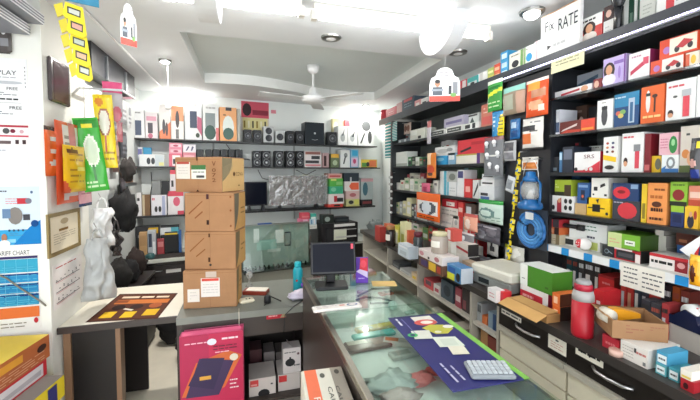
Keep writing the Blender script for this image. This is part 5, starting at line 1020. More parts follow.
z=carton(183.5,237,270.5,309,z,Y,.2,'lowest brown carton with a red-headed paper label',e4,math.radians(-8))
def e3(t,W,H,D):
    b=MB(); decals(b,mk,W,H,step=.0004,y=-.0005); b.build('pen_marks','paper',t)['kind']='stuff'; b=MB(); b.ball((0,-.001,H*.12),.008,.003,.008,'#2a1c14',8,6); b.build('hole','rubber',t); side_print(t,W,H,D,[arc(1,'#8a7858'),('l',.5,.4,.9,.6,2,'#8a6a3a')])
z=carton(185,236,232,270,z,Y,.24,'second brown carton from the desk with pen marks and a hole',e3,math.radians(-14))
def e2(t,W,H,D):
    b=MB(); decals(b,[('r',.44,.84,.49,.97,'#4a2c30'),('r',.44,.18,.49,.3,'#3a2420'),('p',[(.08,.48),(.36,.8),(.37,.78),(.09,.44)],'#8a5634'),('p',[(.2,.36),(.36,.54),(.37,.5),(.21,.33)],'#8a5634'),('e',.93,.9,.02,.03,'#8a5634'),('e',.93,.55,.02,.03,'#8a5634'),('e',.93,.15,.02,.03,'#8a5634')],W,H,step=.0004,y=-.0005); b.build('pen_marks','paper',t)['kind']='stuff'; side_print(t,W,H,D,[arc(1,'#7a7260'),('l',.55,.4,.9,.6,2,'#8a6a3a')])
z=carton(185,234.5,193,231,z,Y+.0,.24,'third brown carton from the desk with faint slanting pen lines',e2,math.radians(-16))
def e1(t,W,H,D):
    lab_(t,W,H,.03,.33,.38,.86,'#e6e0d8',[('r',.05,.88,.95,1.02,'#b8544a'),('l',.15,.3,.85,.7,3,'#d0c8c0')]); lab_(t,W,H,.36,.67,.38,.72,'#e9ece2',[('r',0,.78,1,1.15,'#4a7a4a'),('l',.1,.5,.9,.65,1,'#777'),('r',.35,.1,.9,.3,'#555')])
    b=MB(); decals(b,[('t',.80,.74,.88,.88,'V','#6a3c22'),('t',.80,.58,.88,.68,'0','#6a3c22'),('t',.80,.44,.88,.54,'7','#6a3c22'),('t',.80,.3,.88,.4,'2','#6a3c22'),('r',.47,.9,.5,1,'#5a3824'),('p',[(.46,.02),(.53,.02),(.49,.08)],'#3a2418')],W,H,step=.0004,y=-.0005); b.build('print_marks','paper',t)['kind']='stuff'
    side_print(t,W,H,D,[('p',[(0,.3),(.12,.38),(.3,.55),(.4,.75),(.44,1),(0,1)],'#8f8468'),*[('p',[(0.02,.4+.06*k),(.44,1-.0+.0*k-.06*(9-k)*.6),(.44,1.0-.06*(9-k)*.6+.015),(.02,.42+.06*k)],'#a89a78') for k in range(0,6)],('e',.5,.52,.05,.07,'#6a4a2a'),('t',.58,.46,.92,.58,'COVA','#7a5a34'),('r',.68,.14,.76,.18,'#8a6a3a')],'#d9b57c')
carton(175.5,222,157,191,z,Y-.03,.27,'topmost brown carton with a green-headed label and printed side',e1,math.radians(-30))
# white power adaptor cord
b=MB(); pts=[(.03+.0,2.246,DH-.01),(.03,2.243,.6),(.045,2.24,.5),(.05,2.24,.42),(.04,2.24,.3)]; p=hitZ(239,311,DH); b.tube([(p.x,2.30,DH+.004),(p.x,2.247,DH+.002)]+[(p.x+x-.03,y,z_) for x,y,z_ in pts],.0022,'#dcd6c4',5)
tag(b.build('white_cable','plastic',None),'thin white cable hanging down the front of the grey desk','cable')
# calculator / charger, red stapler box, bulb ornament
p=hitZ(247,302,DH); t=thing('power_adaptor',p,.2,'cream power adaptor lying on the grey desk by the cartons','adaptor')
b=MB(); b.bbox(-.05,.045,-.035,.035,0,.022,'#dfd6bc',.008); b.build('body','plastic',t)
for k in range(2): b=MB(); b.box(-.01+.02*k,.0+.02*k,-.012,-.002,.0222,.026,'#4a443c'); b.build('socket','plastic',t)
p=hitZ(256,293.5,DH); t=thing('red_box_stand',p,-.35,'dark red box with a white paper pad on the grey desk','box')
b=MB(); b.bbox(-.085,.085,-.04,.04,0,.028,'#8c3424',.004); b.build('body','wood',t); b=MB(); b.box(-.06,.08,-.036,.036,.0285,.034,'#e6e0d4'); b.build('paper_pad','paper',t)
p=hitZ(249.5,290,DH); t=thing('glass_trophy',(p.x,p.y+.09,DH),0,'small clear glass globe on a stem behind the red box','ornament')
b=MB(); b.lathe([(.028,0),(.026,.006),(.008,.02),(.006,.05),(.012,.062)],'#e6e6e4',12); b.build('stem','globe',t); b=MB(); b.ball((0,0,.085),.026,.026,.026,'#fff',14,10); b.build('globe','globe',t)
p=hitZ(267.5,303,DH); t=thing('black_plug',p,0,'black plug with a cable at the edge of the grey desk','plug')
b=MB(); b.lathe([(.016,0),(.022,.006),(.022,.04),(.016,.05)],'#17171a',12); b.build('body','rubber',t); b=MB(); b.tube([(0,-.02,.01),(-.02,-.04,.004),(-.035,-.075,-.02),(-.036,-.078,-.16)],.003,'#17171a',5); b.build('cable','rubber',t)
p1,p2=hitZ(268,295,DH+.004),hitZ(281,301,DH+.004); b=MB(); b.tube([(0,0,0),tuple(p2-p1)],.004,'#2a2a2a',6); tag(b.build('pen','plastic',None,p1),'black pen lying on the grey desk','pen')
# teal bottle
p=hitZ(298,291,DH); t=thing('water_bottle',p,0,'turquoise steel bottle with a red sticker on the grey desk','bottle')
b=MB(); b.lathe([(.032,0),(.035,.004),(.035,.15),(.03,.166),(.022,.176)],'#1a9fb0',20); b.build('body','plastic',t); b=MB(); b.lathe([(.0235,.1765),(.0245,.182),(.0245,.204),(.021,.211)],'#17a6b4',18); b.build('cap','plastic',t)
b=MB(); b.ball((-.012,-.0335,.085),.008,.002,.008,'#d83c34',10,6); b.build('sticker','paper',t)
# purple and white crumpled bag with black cord
p=hitZ(303,300,DH); blob('plastic_pouch',(p.x-.02,p.y+.02,DH+.001),(.075,.05,.03),'#c8c0d2','crumpled clear and lilac pouch on the grey desk','pouch','poly',5,.5)
p=hitZ(307,293,DH); blob('purple_wrapper',(p.x+.0,p.y+.05,DH+.03),(.05,.03,.018),'#8a5ac8','purple wrapper on the clear pouch','wrapper','poly',6,.5)
b=MB(); pa,pb_=hitZ(303,300,DH+.006),hitZ(285,314,DH-.0); b.tube([(0,0,0),tuple((pb_-pa)*.5+Vector((0,0,.004))),tuple(pb_-pa+Vector((0,-.012,-.0))),tuple(pb_-pa+Vector((-.01,-.02,-.1)))],.003,'#1a1a1c',5); tag(b.build('black_cable','rubber',None,pa),'black cable running from the pouch over the desk edge','cable')
# goods under the desk
LS=.161
def low(x0,x1,yt,z,Y,c,ds,lab,d=.2,H=None,side=None,top=None,name='stored_box'):
    F=Frame(0,Y,0); return item(F,x0,x1,yt,z,d,c,ds,lab,'box',None,0,side,top,name)
r=low(181,243,345,LS,2.30,'#3a2a2a',[],'plain dark box under the magenta stabiliser box',.2,name='stored_box') if 0 else None
F=Frame(0,2.19,0); u0,u1=F.col(180.5,.3,0),F.col(243.5,.3,0); W=u1-u0; zt_=F.hit(210,334,0)[1]
t=thing('stabiliser_box',F.pt((u0+u1)/2,0,0),0,'magenta box printed with a dark appliance standing before the grey desk','box'); H=zt_
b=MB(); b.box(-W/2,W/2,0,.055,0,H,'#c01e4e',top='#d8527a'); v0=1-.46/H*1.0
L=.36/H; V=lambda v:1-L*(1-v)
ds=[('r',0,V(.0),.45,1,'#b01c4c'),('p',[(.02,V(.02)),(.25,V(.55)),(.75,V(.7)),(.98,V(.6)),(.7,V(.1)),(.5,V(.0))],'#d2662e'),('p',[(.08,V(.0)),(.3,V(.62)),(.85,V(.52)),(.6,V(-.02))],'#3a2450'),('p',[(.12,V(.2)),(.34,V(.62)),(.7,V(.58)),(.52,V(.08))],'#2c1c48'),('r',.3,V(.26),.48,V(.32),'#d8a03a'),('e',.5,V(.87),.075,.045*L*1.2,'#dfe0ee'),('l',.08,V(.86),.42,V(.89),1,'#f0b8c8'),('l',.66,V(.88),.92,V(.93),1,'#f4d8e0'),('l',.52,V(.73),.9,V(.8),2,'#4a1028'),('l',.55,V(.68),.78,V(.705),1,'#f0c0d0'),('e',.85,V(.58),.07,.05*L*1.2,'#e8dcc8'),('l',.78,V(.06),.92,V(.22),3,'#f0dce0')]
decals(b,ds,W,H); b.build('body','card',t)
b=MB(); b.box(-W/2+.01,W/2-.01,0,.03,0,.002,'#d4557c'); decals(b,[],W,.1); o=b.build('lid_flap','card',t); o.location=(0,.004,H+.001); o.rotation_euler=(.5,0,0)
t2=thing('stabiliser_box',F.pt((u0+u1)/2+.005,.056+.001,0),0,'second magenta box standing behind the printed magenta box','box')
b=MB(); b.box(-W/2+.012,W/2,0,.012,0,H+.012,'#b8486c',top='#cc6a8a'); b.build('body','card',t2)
G2='white cartons under the grey desk'
a=low(249,276,378,LS,2.33,'#d6cdc6',[('r',.04,.55,.35,.92,'#d8403e'),('r',.08,.6,.3,.7,'#eaa09a'),('e',.85,.6,.05,.05,'#555'),('e',.55,.1,.22,.25,'#1c1c1e')],'white carton with a red square and dark pot print under the grey desk',side='#a89a94')
c=low(278,300,374,LS,2.34,'#cfc6c0',[('r',.04,.55,.4,.95,'#d0383a')],'white carton with a red square below the kettle box',side='#a89a94')
k=low(283,301,348,c,2.35,'#dcd4d2',[('e',.4,.42,.28,.16,'#26262a'),('r',.35,.56,.45,.64,'#26262a'),('l',.08,.8,.75,.86,1,'#555'),('e',.85,.75,.07,.05,'#6a4a4a'),('l',.6,.25,.95,.35,1,'#6a6a6a')],'white kettle box with a torn open lid under the grey desk',d=.1)
t=k.o; b=MB(); b.box(-.05,.0,0,.05,0,.0015,'#e6e0de'); o=b.build('lid_flap','card',t); o.location=(0,.0,k.H+.001); o.rotation_euler=(0,.9,0)
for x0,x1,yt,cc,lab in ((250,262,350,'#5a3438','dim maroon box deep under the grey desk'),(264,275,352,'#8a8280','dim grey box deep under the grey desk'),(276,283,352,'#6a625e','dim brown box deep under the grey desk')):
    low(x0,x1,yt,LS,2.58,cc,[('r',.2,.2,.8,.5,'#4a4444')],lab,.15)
# CAUTION carton beside the counter
Hc=.885; cs=[hitZ(300.5,371,Hc),hitZ(341,366,Hc)]; dv=cs[1]-cs[0]; ang=math.atan2(dv.y,dv.x); W=dv.length
t=thing('caution_carton',(cs[0].x,cs[0].y,0),ang,'white and orange carton printed CAUTION beside the glass counter','carton')
b=MB(); b.bbox(0,W,-.34,0,.56,Hc,'#d8d4c6',.003)
def topd(ds):
    for i,d in enumerate(ds):
        for pts,c in decal_polys(d): b.face([(u*W,-.34+v*.34,Hc+.0004*(i+1)) for u,v in pts],c)
topd([('r',.08,.01,.36,.99,'#e8734e'),('r',.7,.01,.99,.99,'#9c9488'),('e',.48,.86,.06,.045,'#5a5a50'),('e',.84,.9,.06,.045,'#4a4640'),('r',0,.3,1,.31,'#b8b09a')])
vs,fs=glyphs('CAUTION')
for f in fs: b.face([(W*(.52+.1*vs[i][1]),-.34+.34*(.64-.62*vs[i][0]),Hc+.0035) for i in f][::1],'#3a3a36')
for f in fs: b.face([(W*(.7+.08*vs[i][1]),-.34+.34*(.64-.62*vs[i][0]),Hc+.0035) for i in f][::1],'#3a3a36')
vs,fs=glyphs('R')
for f in fs: b.face([(W*(.18+.14*vs[i][1]),-.34+.34*(.5-.1*vs[i][0]),Hc+.0035) for i in f],'#f0e0d4')
b.build('body','card',t)
b=MB(); b.bbox(.01,W-.01,-.33,-.01,0,.559,'#a88a64',.003); tag(b.build('cardboard_carton','kraft',None,(cs[0].x,cs[0].y,0),ang),'brown carton under the white and orange CAUTION carton','carton')
# black bags on the floor under the white desk
blob('black_bag',(-.46,3.30,0),(.14,.10,.13),'#17171a','black shoulder bag on the floor beyond the white desk','bag','fabric',11,.4)
blob('black_bag',(-.66,3.66,0),(.14,.12,.16),'#1c1b1e','larger black bag slumped on the floor against the wall','bag','fabric',12,.4)
# ================================================================== GLASS COUNTER
g=thing('glass_counter',(0,0,0),0,'glass-topped shop counter with a dark side and ribbed metal edge','counter'); GZ=.95; X0,X1=.33,.855; Y0,Ym,Y1=.42,1.60,2.20
part('glass_top',g,X0+.016,X1,Y0,Ym-.004,GZ-.01,GZ,'#cfe4dc','glass'); part('glass_top',g,X0+.016,X1,Ym+.004,Y1,GZ-.01,GZ,'#cfe4dc','glass')
part('side_panel',g,X0,X0+.018,Y0,Y1,0,GZ-.03,'#3d342f'); part('side_panel',g,X1-.012,X1,Y0,Y1,0,GZ-.1,'#6a6e68')
tr=part('metal_edge',g,X0-.004,X0+.0155,Y0,Y1,GZ-.029,GZ,'#a8a49a','metal')
for k in range(5): part('rib',tr,X0-.0055,X0-.0041,Y0,Y1,GZ-.027+.0055*k,GZ-.024+.0055*k,'#c8c4b8','metal')
part('metal_edge',g,X1-.0115,X1+.002,Y0,Y1,GZ-.099,GZ-.0105,'#b4b8b0','metal')
part('display_shelf',g,X0+.019,X1-.013,Y0,Y1,.855,.87,'#e9f2ec'); part('partition',g,X0+.019,X1-.013,Ym-.003,Ym+.003,.871,GZ-.001,'#a8c4b8','glass')
part('end_panel',g,X0+.019,X1-.013,Y1-.012,Y1,0,GZ-.011,'#8a9690'); part('base_shelf',g,X0+.019,X1-.013,Y0,Y1-.013,.1,.12,'#4a4640')
SH=.871
def inbox(x0,y0,x1,y1,h,c,ds,lab,cat='packet',z=SH,m='card',name='display_packet',rz=None,w=None):
    pa,pb=hitZ(x0,y0,z+h),hitZ(x1,y1,z+h); return pa,pb
def flat(px,py,W,D,h,rz,c,ds,lab,cat='packet',z=SH,m='gloss',name='display_packet'):
    p=hitZ(px,py,z+h); b=MB(); b.bbox(-W/2,W/2,-D/2,D/2,0,h,c,min(.003,h*.3))
    for i,d in enumerate(ds):
        for pts,cc in decal_polys(d): b.face([((u-.5)*W,(v-.5)*D,h+.0004*(i+1)) for u,v in pts],cc)
    return tag(b.build(name,m,None,(p.x,p.y,z),rz),lab,cat)
flat(376,326,.20,.05,.016,.12,'#b8a860',[('e',.6,.5,.35,.4,'#d8c23a'),('r',.05,.2,.4,.8,'#8a9a7a')],'yellow and olive packet inside the glass counter')
flat(374,333,.20,.045,.016,.08,'#5ac0b4',[('r',.05,.2,.5,.8,'#8ad8cc')],'teal strip packet inside the glass counter')
flat(368,343,.19,.08,.016,.06,'#6a5148',[('r',.05,.55,.5,.95,'#c8c0b0'),('r',.6,.2,.95,.8,'#8a6a5a')],'brown and cream packet inside the glass counter')
flat(400,340,.14,.05,.02,-.5,'#d8d0c8',[('r',.05,.2,.45,.8,'#d8784a'),('l',.5,.2,.95,.8,2,'#aaa')],'white and orange packet lying across the others inside the counter')
flat(404,352,.12,.05,.016,.1,'#c8ccc4',[('r',.1,.2,.7,.8,'#a8aca4')],'pale clear sleeve inside the glass counter')
b=MB(); pa=hitZ(382,345,GZ-.012)
for i,(px,py,r_,c,lab) in enumerate(((392,384,(.09,.06,.02),'#b8c4c0','crumpled clear bag inside the glass counter'),(420,378,(.05,.03,.018),'#d87a78','red and white wrapper inside the glass counter'),(440,370,(.045,.03,.018),'#d8564e','small bright red wrapper inside the glass counter'),(400,398,(.06,.04,.02),'#c8b8b4','pinkish clear wrapper inside the glass counter'))):
    p=hitZ(px,py,SH+.02); blob('wrapper',(p.x,p.y,SH+.0005),r_,c,lab,'wrapper','poly',20+i,.6)
b=MB(); b.tube([hitZ(x,y,SH+.02)-hitZ(366,386,SH+.02) for x,y in ((352,386),(366,386),(380,384),(396,380))],.004,'#3a443e',5); tag(b.build('black_chain','rubber',None,hitZ(366,386,SH+.01)),'dark thin cable inside the glass counter before the clear bag','cable')
for i,(pts,c,lab) in enumerate(((((356,300),(366,297),(380,298),(392,301),(388,303),(370,303.5)),'#4a5a54','dark coiled cable in the far half of the counter'),(((358,296),(372,289),(390,288),(398,291)),'#3a4a44','black looped cable under the far glass top'))):
    o0=hitZ(*pts[0],SH+.01); b=MB(); b.tube([hitZ(x,y,SH+.01)-o0 for x,y in pts],.006,c,5); tag(b.build('cable','rubber',None,o0),lab,'cable')
flat(386,292,.09,.04,.015,.1,'#c86a58',[('r',.4,.1,.95,.9,'#4a3a38')],'red and black packet under the far glass top')
p=hitZ(393,304,SH+.03); b=MB(); b.ball((0,0,.024),.028,.02,.024,'#d8f0e8',12,8); tag(b.build('pale_puck','gloss',None,(p.x,p.y,SH)),'pale mint round gadget under the far glass top','gadget')
flat(362,291,.06,.035,.012,-.2,'#c8a8b0',[('r',.2,.2,.8,.8,'#e8dce0')],'pale pink packet under the far glass top')
flat(410,311,.06,.03,.012,.2,'#a8c4bc',[],'pale sea-green packet behind the counter partition')
# manila sheet at far end, white leaflet at the joint
cs=flat(384,283.5,.14,.10,.001,-.25,'#d8b878',[],'tan paper sheet on the far end of the glass counter','paper',GZ+.0005,'paper','paper_sheet')
pq=[hitZ(316,308,GZ+.003),hitZ(357,303.5,GZ+.003)]
flat(337,306,.235,.055,.012,math.atan2(pq[1].y-pq[0].y,pq[1].x-pq[0].x),'#ece6e0',[('l',.08,.25,.5,.75,2,'#c0b8b8'),('e',.82,.5,.12,.3,'#6a7a9a'),('e',.82,.5,.08,.2,'#ece6e0'),('r',.55,.4,.66,.6,'#d88a70')],'long white printed box on the near edge of the far glass top','box',GZ+.0005,'card','product_box')
# monitor on the counter
p=hitZ(332,288,GZ); t=thing('pos_monitor',(p.x,p.y+.02,GZ+.0005),math.radians(-8),'black point-of-sale screen on a stand on the glass counter','monitor')
b=MB(); b.bbox(-.09,.09,-.07,.06,0,.02,'#15161a',.005); b.build('base','plastic',t)
b=MB(); b.bbox(-.026,.026,.02,.045,.0205,.17,'#18191d',.004); b.build('neck','plastic',t)
b=MB(); b.bbox(-.128,.128,-.012,.012,-.09,.088,'#17181d',.005); o=b.build('panel','plastic',t); o.location=(.012,.0,.165); o.rotation_euler=(math.radians(-14),0,0)
b=MB(); b.box(-.116,.116,-.0015,-.0002,-.076,.078,'#151823'); s_=b.build('screen','screen',o); s_.location=(0,-.0122,0)
b=MB(); b.box(.1,.113,-.0025,-.0016,.048,.076,'#e05a6a'); s_=b.build('sticker','paper',o); s_.location=(0,-.0122,0)
# purple phone display
p=hitZ(362,283,GZ); t=thing('phone_box',(p.x,p.y,GZ+.0005),math.radians(-14),'purple and red printed phone box standing on the glass counter','box')
b=MB(); b.box(-.036,.036,0,.014,0,.15,'#5a2aa0'); decals(b,[('r',.04,.02,.96,.45,'#6a3ab8'),('p',[(.04,.45),(.5,.62),(.96,.45),(.96,.2)],'#d8c8ec'),('p',[(.3,.55),(.96,.45),(.96,.98),(.35,.98)],'#d8303e'),('e',.6,.75,.25,.15,'#e8485a'),('l',.2,.15,.7,.22,1,'#c8b0e8')],.072,.15); b.build('body','card',t)
# mouse mat with the keyboard
MC=[hitZ(388,318,GZ+.004),hitZ(453,391.5,GZ+.004),hitZ(524,379,GZ+.004),hitZ(436,313.5,GZ+.004)]
o0=MC[0].copy(); q=[p-o0 for p in MC]
def mb_(u,v,h): return tuple(q[0]*(1-u)*(1-v)+q[1]*u*(1-v)+q[2]*u*v+q[3]*(1-u)*v+Vector((0,0,h)))
t=thing('desk_mat',o0,0,'long navy desk mat with printed pictures on the glass counter','desk mat')
b=MB(); v=[mb_(a,c,h) for h in (-.0035,0) for a,c in ((0,0),(1,0),(1,1),(0,1))]; b.add(v,[(4,5,6,7),(3,2,1,0),(0,1,5,4),(1,2,6,5),(2,3,7,6),(3,0,4,7)],'#2b2c6e')
pd=[('r',.0,0,.04,1,'#26275f'),('p',[(.03,.42),(.17,.42),(.17,.82),(.03,.82)],'#e4e0d4'),('e',.15,.6,.055,.22,'#d85a52'),('e',.15,.62,.03,.12,'#f0e6dc'),('p',[(.2,.62),(.24,.42),(.36,.55),(.37,.75),(.3,.95),(.22,.85)],'#c2c04a'),('e',.26,.9,.03,.1,'#e8e8dc'),('e',.33,.62,.02,.06,'#e0e0c8'),('p',[(.27,.18),(.4,.12),(.42,.42),(.29,.5)],'#dfe0d4'),('p',[(.4,.42),(.55,.38),(.57,.78),(.43,.8)],'#dde4d4'),('p',[(.44,.5),(.54,.46),(.55,.7),(.45,.74)],'#cfd8c8'),('p',[(.55,.5),(.66,.45),(.68,.7),(.57,.75)],'#e4e0cc'),('l',.05,.08,.3,.15,1,'#e8e8f0'),('l',.06,.2,.34,.225,1,'#8a8ac0'),('e',.345,.14,.03,.09,'#4ab86a'),('e',.345,.14,.015,.045,'#2b2c6e'),('l',.74,.12,.95,.17,1,'#c8c8e0'),('l',.78,.23,.96,.275,1,'#c8c8e0')]
for i,d in enumerate(pd):
    for pts,c in decal_polys(d): b.face([mb_(u,v_,.0003*(i+1)) for u,v_ in pts],c)
b.build('mat','card',t)
b=MB(); e=[mb_(0,1,-.003),mb_(1,1,-.003),mb_(1,1.09,-.003),mb_(0,1.13,-.003)]; b.face(e,'#7cb850'); b.add([tuple(Vector(x)+Vector((0,0,.0025))) for x in e],[(0,1,2,3)],'#86c255'); b.build('green_border','card',t)
kc=[hitZ(466,361,GZ+.02),hitZ(472,376,GZ+.02),hitZ(517,376,GZ+.02),hitZ(500,358,GZ+.02)]
cx=(kc[1]+kc[2])/2; dv=kc[2]-kc[1]; ang=math.atan2(dv.y,dv.x); W=dv.length*1.0
t=thing('keypad',(cx.x,cx.y,GZ+.006),ang,'small white keyboard with pale keys lying on the navy mat','keyboard')
b=MB(); D=.085; b.bbox(-W/2,W/2,0,D,0,.014,'#8e9499',.004); b.build('body','plastic',t,R=(.06,0,0))
b=MB()
for i in range(8):
    for j in range(4): b.bbox(-W/2+.006+i*(W-.012)/8+.0016,-W/2+.006+(i+1)*(W-.012)/8-.0016,.008+j*(D-.014)/4+.0018,.008+(j+1)*(D-.014)/4-.0018,.0142,.0195,'#c4cacf',.0012)
o=b.build('keys','plastic',t,R=(.06,0,0)); o['kind']='stuff'
# ================================================================== PILLAR: POSTERS AND HANGING PACKS
def post(x0,x1,yt,yb,col,ds,lab,cat='poster',dy=-.002,F=FP,name='wall_poster',**k): return paper_on(F,(x0,x1,yt,yb),col,ds,lab,cat,name,dy,**k)
post(-16,29,58,122,'#e9e9ea',[('t',.34,.74,.76,.81,'PLAY','#33363c'),('l',.3,.69,.74,.71,1,'#9a9aa0'),('e',.5,.62,.4,.025,'#b8bac0'),('t',.53,.505,.78,.55,'FREE','#222428'),('l',.3,.52,.5,.54,1,'#8a8a90'),('l',.3,.42,.75,.47,2,'#555860'),('l',.3,.34,.8,.38,1,'#333'),('r',.3,.3,.85,.305,'#999'),('t',.58,.20,.86,.25,'FREE','#222428'),('l',.3,.12,.8,.17,2,'#555860'),*[('r',.95,.55+.06*i,.965,.575+.06*i,'#444') for i in range(6)]],'white poster printed PLAY and FREE on the pillar')
post(-16,29,125,146,'#ece4e4',[('r',.2,.9,1,1,'#b03a4a'),('r',.2,.44,1,.52,'#c04a5a'),('e',.5,.72,.08,.14,'#555'),('e',.65,.72,.06,.1,'#7a3040'),('e',.85,.7,.05,.09,'#c8a0a8'),('r',.2,.1,.6,.25,'#6a5a5a'),('r',.7,.1,.78,.3,'#4a3a3c'),('r',.86,.1,.94,.3,'#4a3a3c')],'leaflet of small products with two red bands on the pillar')
post(-16,29,147,184,'#e2e2e6',[('l',.3,.88,.62,.94,1,'#b8b8c0')],'plain pale sheet under the red-banded leaflet on the pillar')
post(-16,41.5,186.5,245,'#cfdde8',[('r',0,0,1,.26,'#3aa0d4'),('p',[(.5,0),(1,0),(1,.42),(.8,.3)],'#1f7cc0'),('r',.3,.04,.55,.1,'#8ac8e6'),('t',.06,.9,.42,.95,'~~~~','#555') if 0 else ('l',.3,.9,.45,.94,1,'#556'),('e',.86,.9,.025,.025,'#556a8a'),('r',.6,.7,.8,.8,'#c03a44'),('e',.8,.75,.06,.05,'#7a7a88'),('l',.4,.7,.6,.8,3,'#d87a80'),('e',.56,.5,.13,.15,'#86807c'),('r',.34,.46,.48,.62,'#6a86a8'),('r',.7,.42,.82,.52,'#4a4a50'),('e',.9,.36,.07,.06,'#1c4a86'),*[('e',.45+.08*k,.25,.02,.02,'#33506a') for k in range(4)],('e',.36,.13,.05,.07,'#a87a62'),('e',.36,.03,.1,.06,'#f0f2f4'),('l',.45,.16,.7,.2,2,'#5a86a8')],'blue and white poster with an appliance and a man on the pillar')
post(-16,41.5,247,330,'#e6e4e0',[('t',.24,.9,.84,.955,'TARIFF CHART','#2f3440'),('r',.1,.855,.98,.885,'#3a3260'),('r',.1,.69,.98,.85,'#3aa0c0'),('r',.1,.65,.98,.675,'#1c4486'),('r',.1,.57,.98,.65,'#2f8cc0'),('r',.1,.53,.98,.555,'#1c3c7a'),('r',.1,.44,.98,.53,'#2a80b4'),('r',.1,.40,.98,.425,'#1c3c7a'),('r',.1,.29,.98,.40,'#2f8ab4'),('r',.1,.14,.98,.27,'#d8703a'),*[('r',.2+.2*k,.29,.205+.2*k,.85,'#7fc8dc') for k in range(4)],*[('l',.12,.3+.1*k,.96,.36+.1*k,3,'#5ab4d0') for k in range(5)],('e',.92,.1,.04,.035,'#b8303a'),('l',.3,.03,.75,.09,2,'#8a8478')],'blue TARIFF CHART poster on the pillar')
# stick-on cable across the tariff chart
b=MB(); o0=FP.pt(FP.hit(0,248,-.01)[0],-.012,FP.hit(0,248,-.01)[1]); pts=[(-2,275),(6,278),(20,288),(40,301),(46,306)]
b.tube([FP.pt(FP.hit(x,y,-.012)[0],-.012,FP.hit(x,y,-.012)[1])-o0 for x,y in pts],.004,'#7a7468',6); tag(b.build('grey_cable','rubber',None,o0),'grey cable running across the tariff chart on the pillar','cable')
# side face of the pillar
t=thing('framed_certificate',FL.pt(0,-.003,0),FL.a,'framed certificate with a gold border on the side of the pillar','certificate')
u,W,z0,H=quadspan(FL,47.5,79.5,211,252,-.003); t.location=FL.pt(u,-.006,z0)
b=MB()
for q_ in ((-W/2,W/2,0,.02),(-W/2,W/2,H-.02,H)): b.box(q_[0],q_[1],-.006,.004,q_[2],q_[3],'#8a7440')
for s in (-1,1): b.box(s*W/2-(.02 if s>0 else 0),s*W/2+(.02 if s<0 else 0),-.006,.004,.02,H-.02,'#8a7440')
b.build('frame','wood',t); b=MB(); b.box(-W/2+.02,W/2-.02,0,.004,.02,H-.02,'#e6dcc4'); decals(b,[('e',.5,.82,.14,.09,'#b8a888'),('r',.3,.55,.62,.62,'#8a6a3a'),('l',.12,.2,.88,.5,5,'#b0a48c')],W-.04,H-.04,z0=.02); b.build('paper','paper',t)
post(54,82.5,259,301,'#ece8e6',[('l',.1,.9,.8,.94,1,'#b84a50'),*[('r',.08,.6-.24*k,.9,.615-.24*k,'#2a2a2e') for k in range(3)],*[('r',.08,.575-.24*k,.7,.585-.24*k,'#c87a80') for k in range(3)],*[('e',.1+.8*((i*37)%23)/23,.64+.1*((i*17)%11)/11-.24*(i%3),.02,.012,'#2a2a2e') for i in range(26)]],'white notice with three lines of dark script on the side of the pillar','notice',F=FL,name='paper_notice',dy=-.003)
t=thing('wall_meter',FL.pt(0,0,0),FL.a,'dark framed glass panel on the upper side of the pillar','panel'); u,W,z0,H=quadspan(FL,52,71,62,104,-.02); t.location=FL.pt(u,-.02,z0)
b=MB(); b.bbox(-W/2,W/2,0,.0195,0,H,'#4a4244',.006); b.build('frame','gloss',t); b=MB(); b.box(-W*.38,W*.38,-.0015,-.0002,H*.06,H*.94,'#5c4c4e'); b.build('glass','screen',t)
HP='packs hanging on the side of the pillar'
packet(FL,45.5,59,127,176,-.02,.012,'#e2652c',[('e',.5,.75,.3,.06,'#d8d0c8'),('e',.5,.5,.3,.06,'#d8d0c8'),('e',.5,.26,.3,.06,'#d8d0c8'),('r',0,.92,1,1,'#4a3430')],'orange strip of small blister packs on the side of the pillar',group=HP,seed=41)
packet(FL,57,80,123,203,-.03,.012,'#dc5a34',[('r',.25,.62,.95,.97,'#e6dcd8'),('r',.5,.7,.8,1,'#d87a84'),('p',[(.2,.04),(.9,.1),(.9,.2),(.3,.12)],'#d8ccc8'),('l',.3,.7,.5,.85,2,'#9a8a88')],'orange-red and white long packet on the side of the pillar',group=HP,seed=42)
packet(FL,64,86,146,192,-.06,.014,'#efbc1c',[('l',.2,.2,.8,.85,6,'#b8801c'),('e',.35,.88,.25,.06,'#6a3a1a'),('p',[(0,0),(.3,0),(0,.3)],'#dc5a34'),('e',.7,.5,.2,.06,'#f6dc74')],'yellow butterfly-shaped packet in front of the orange packets',group=HP,seed=43,wall=-.045)
packet(FL,79,92,170,206,-.035,.01,'#d8a0a8',[('l',.1,.3,.9,.9,4,'#a8687a'),('r',0,0,1,.1,'#2a3a6a')],'pink printed packet below the yellow packet',group=HP,seed=44,wall=0)
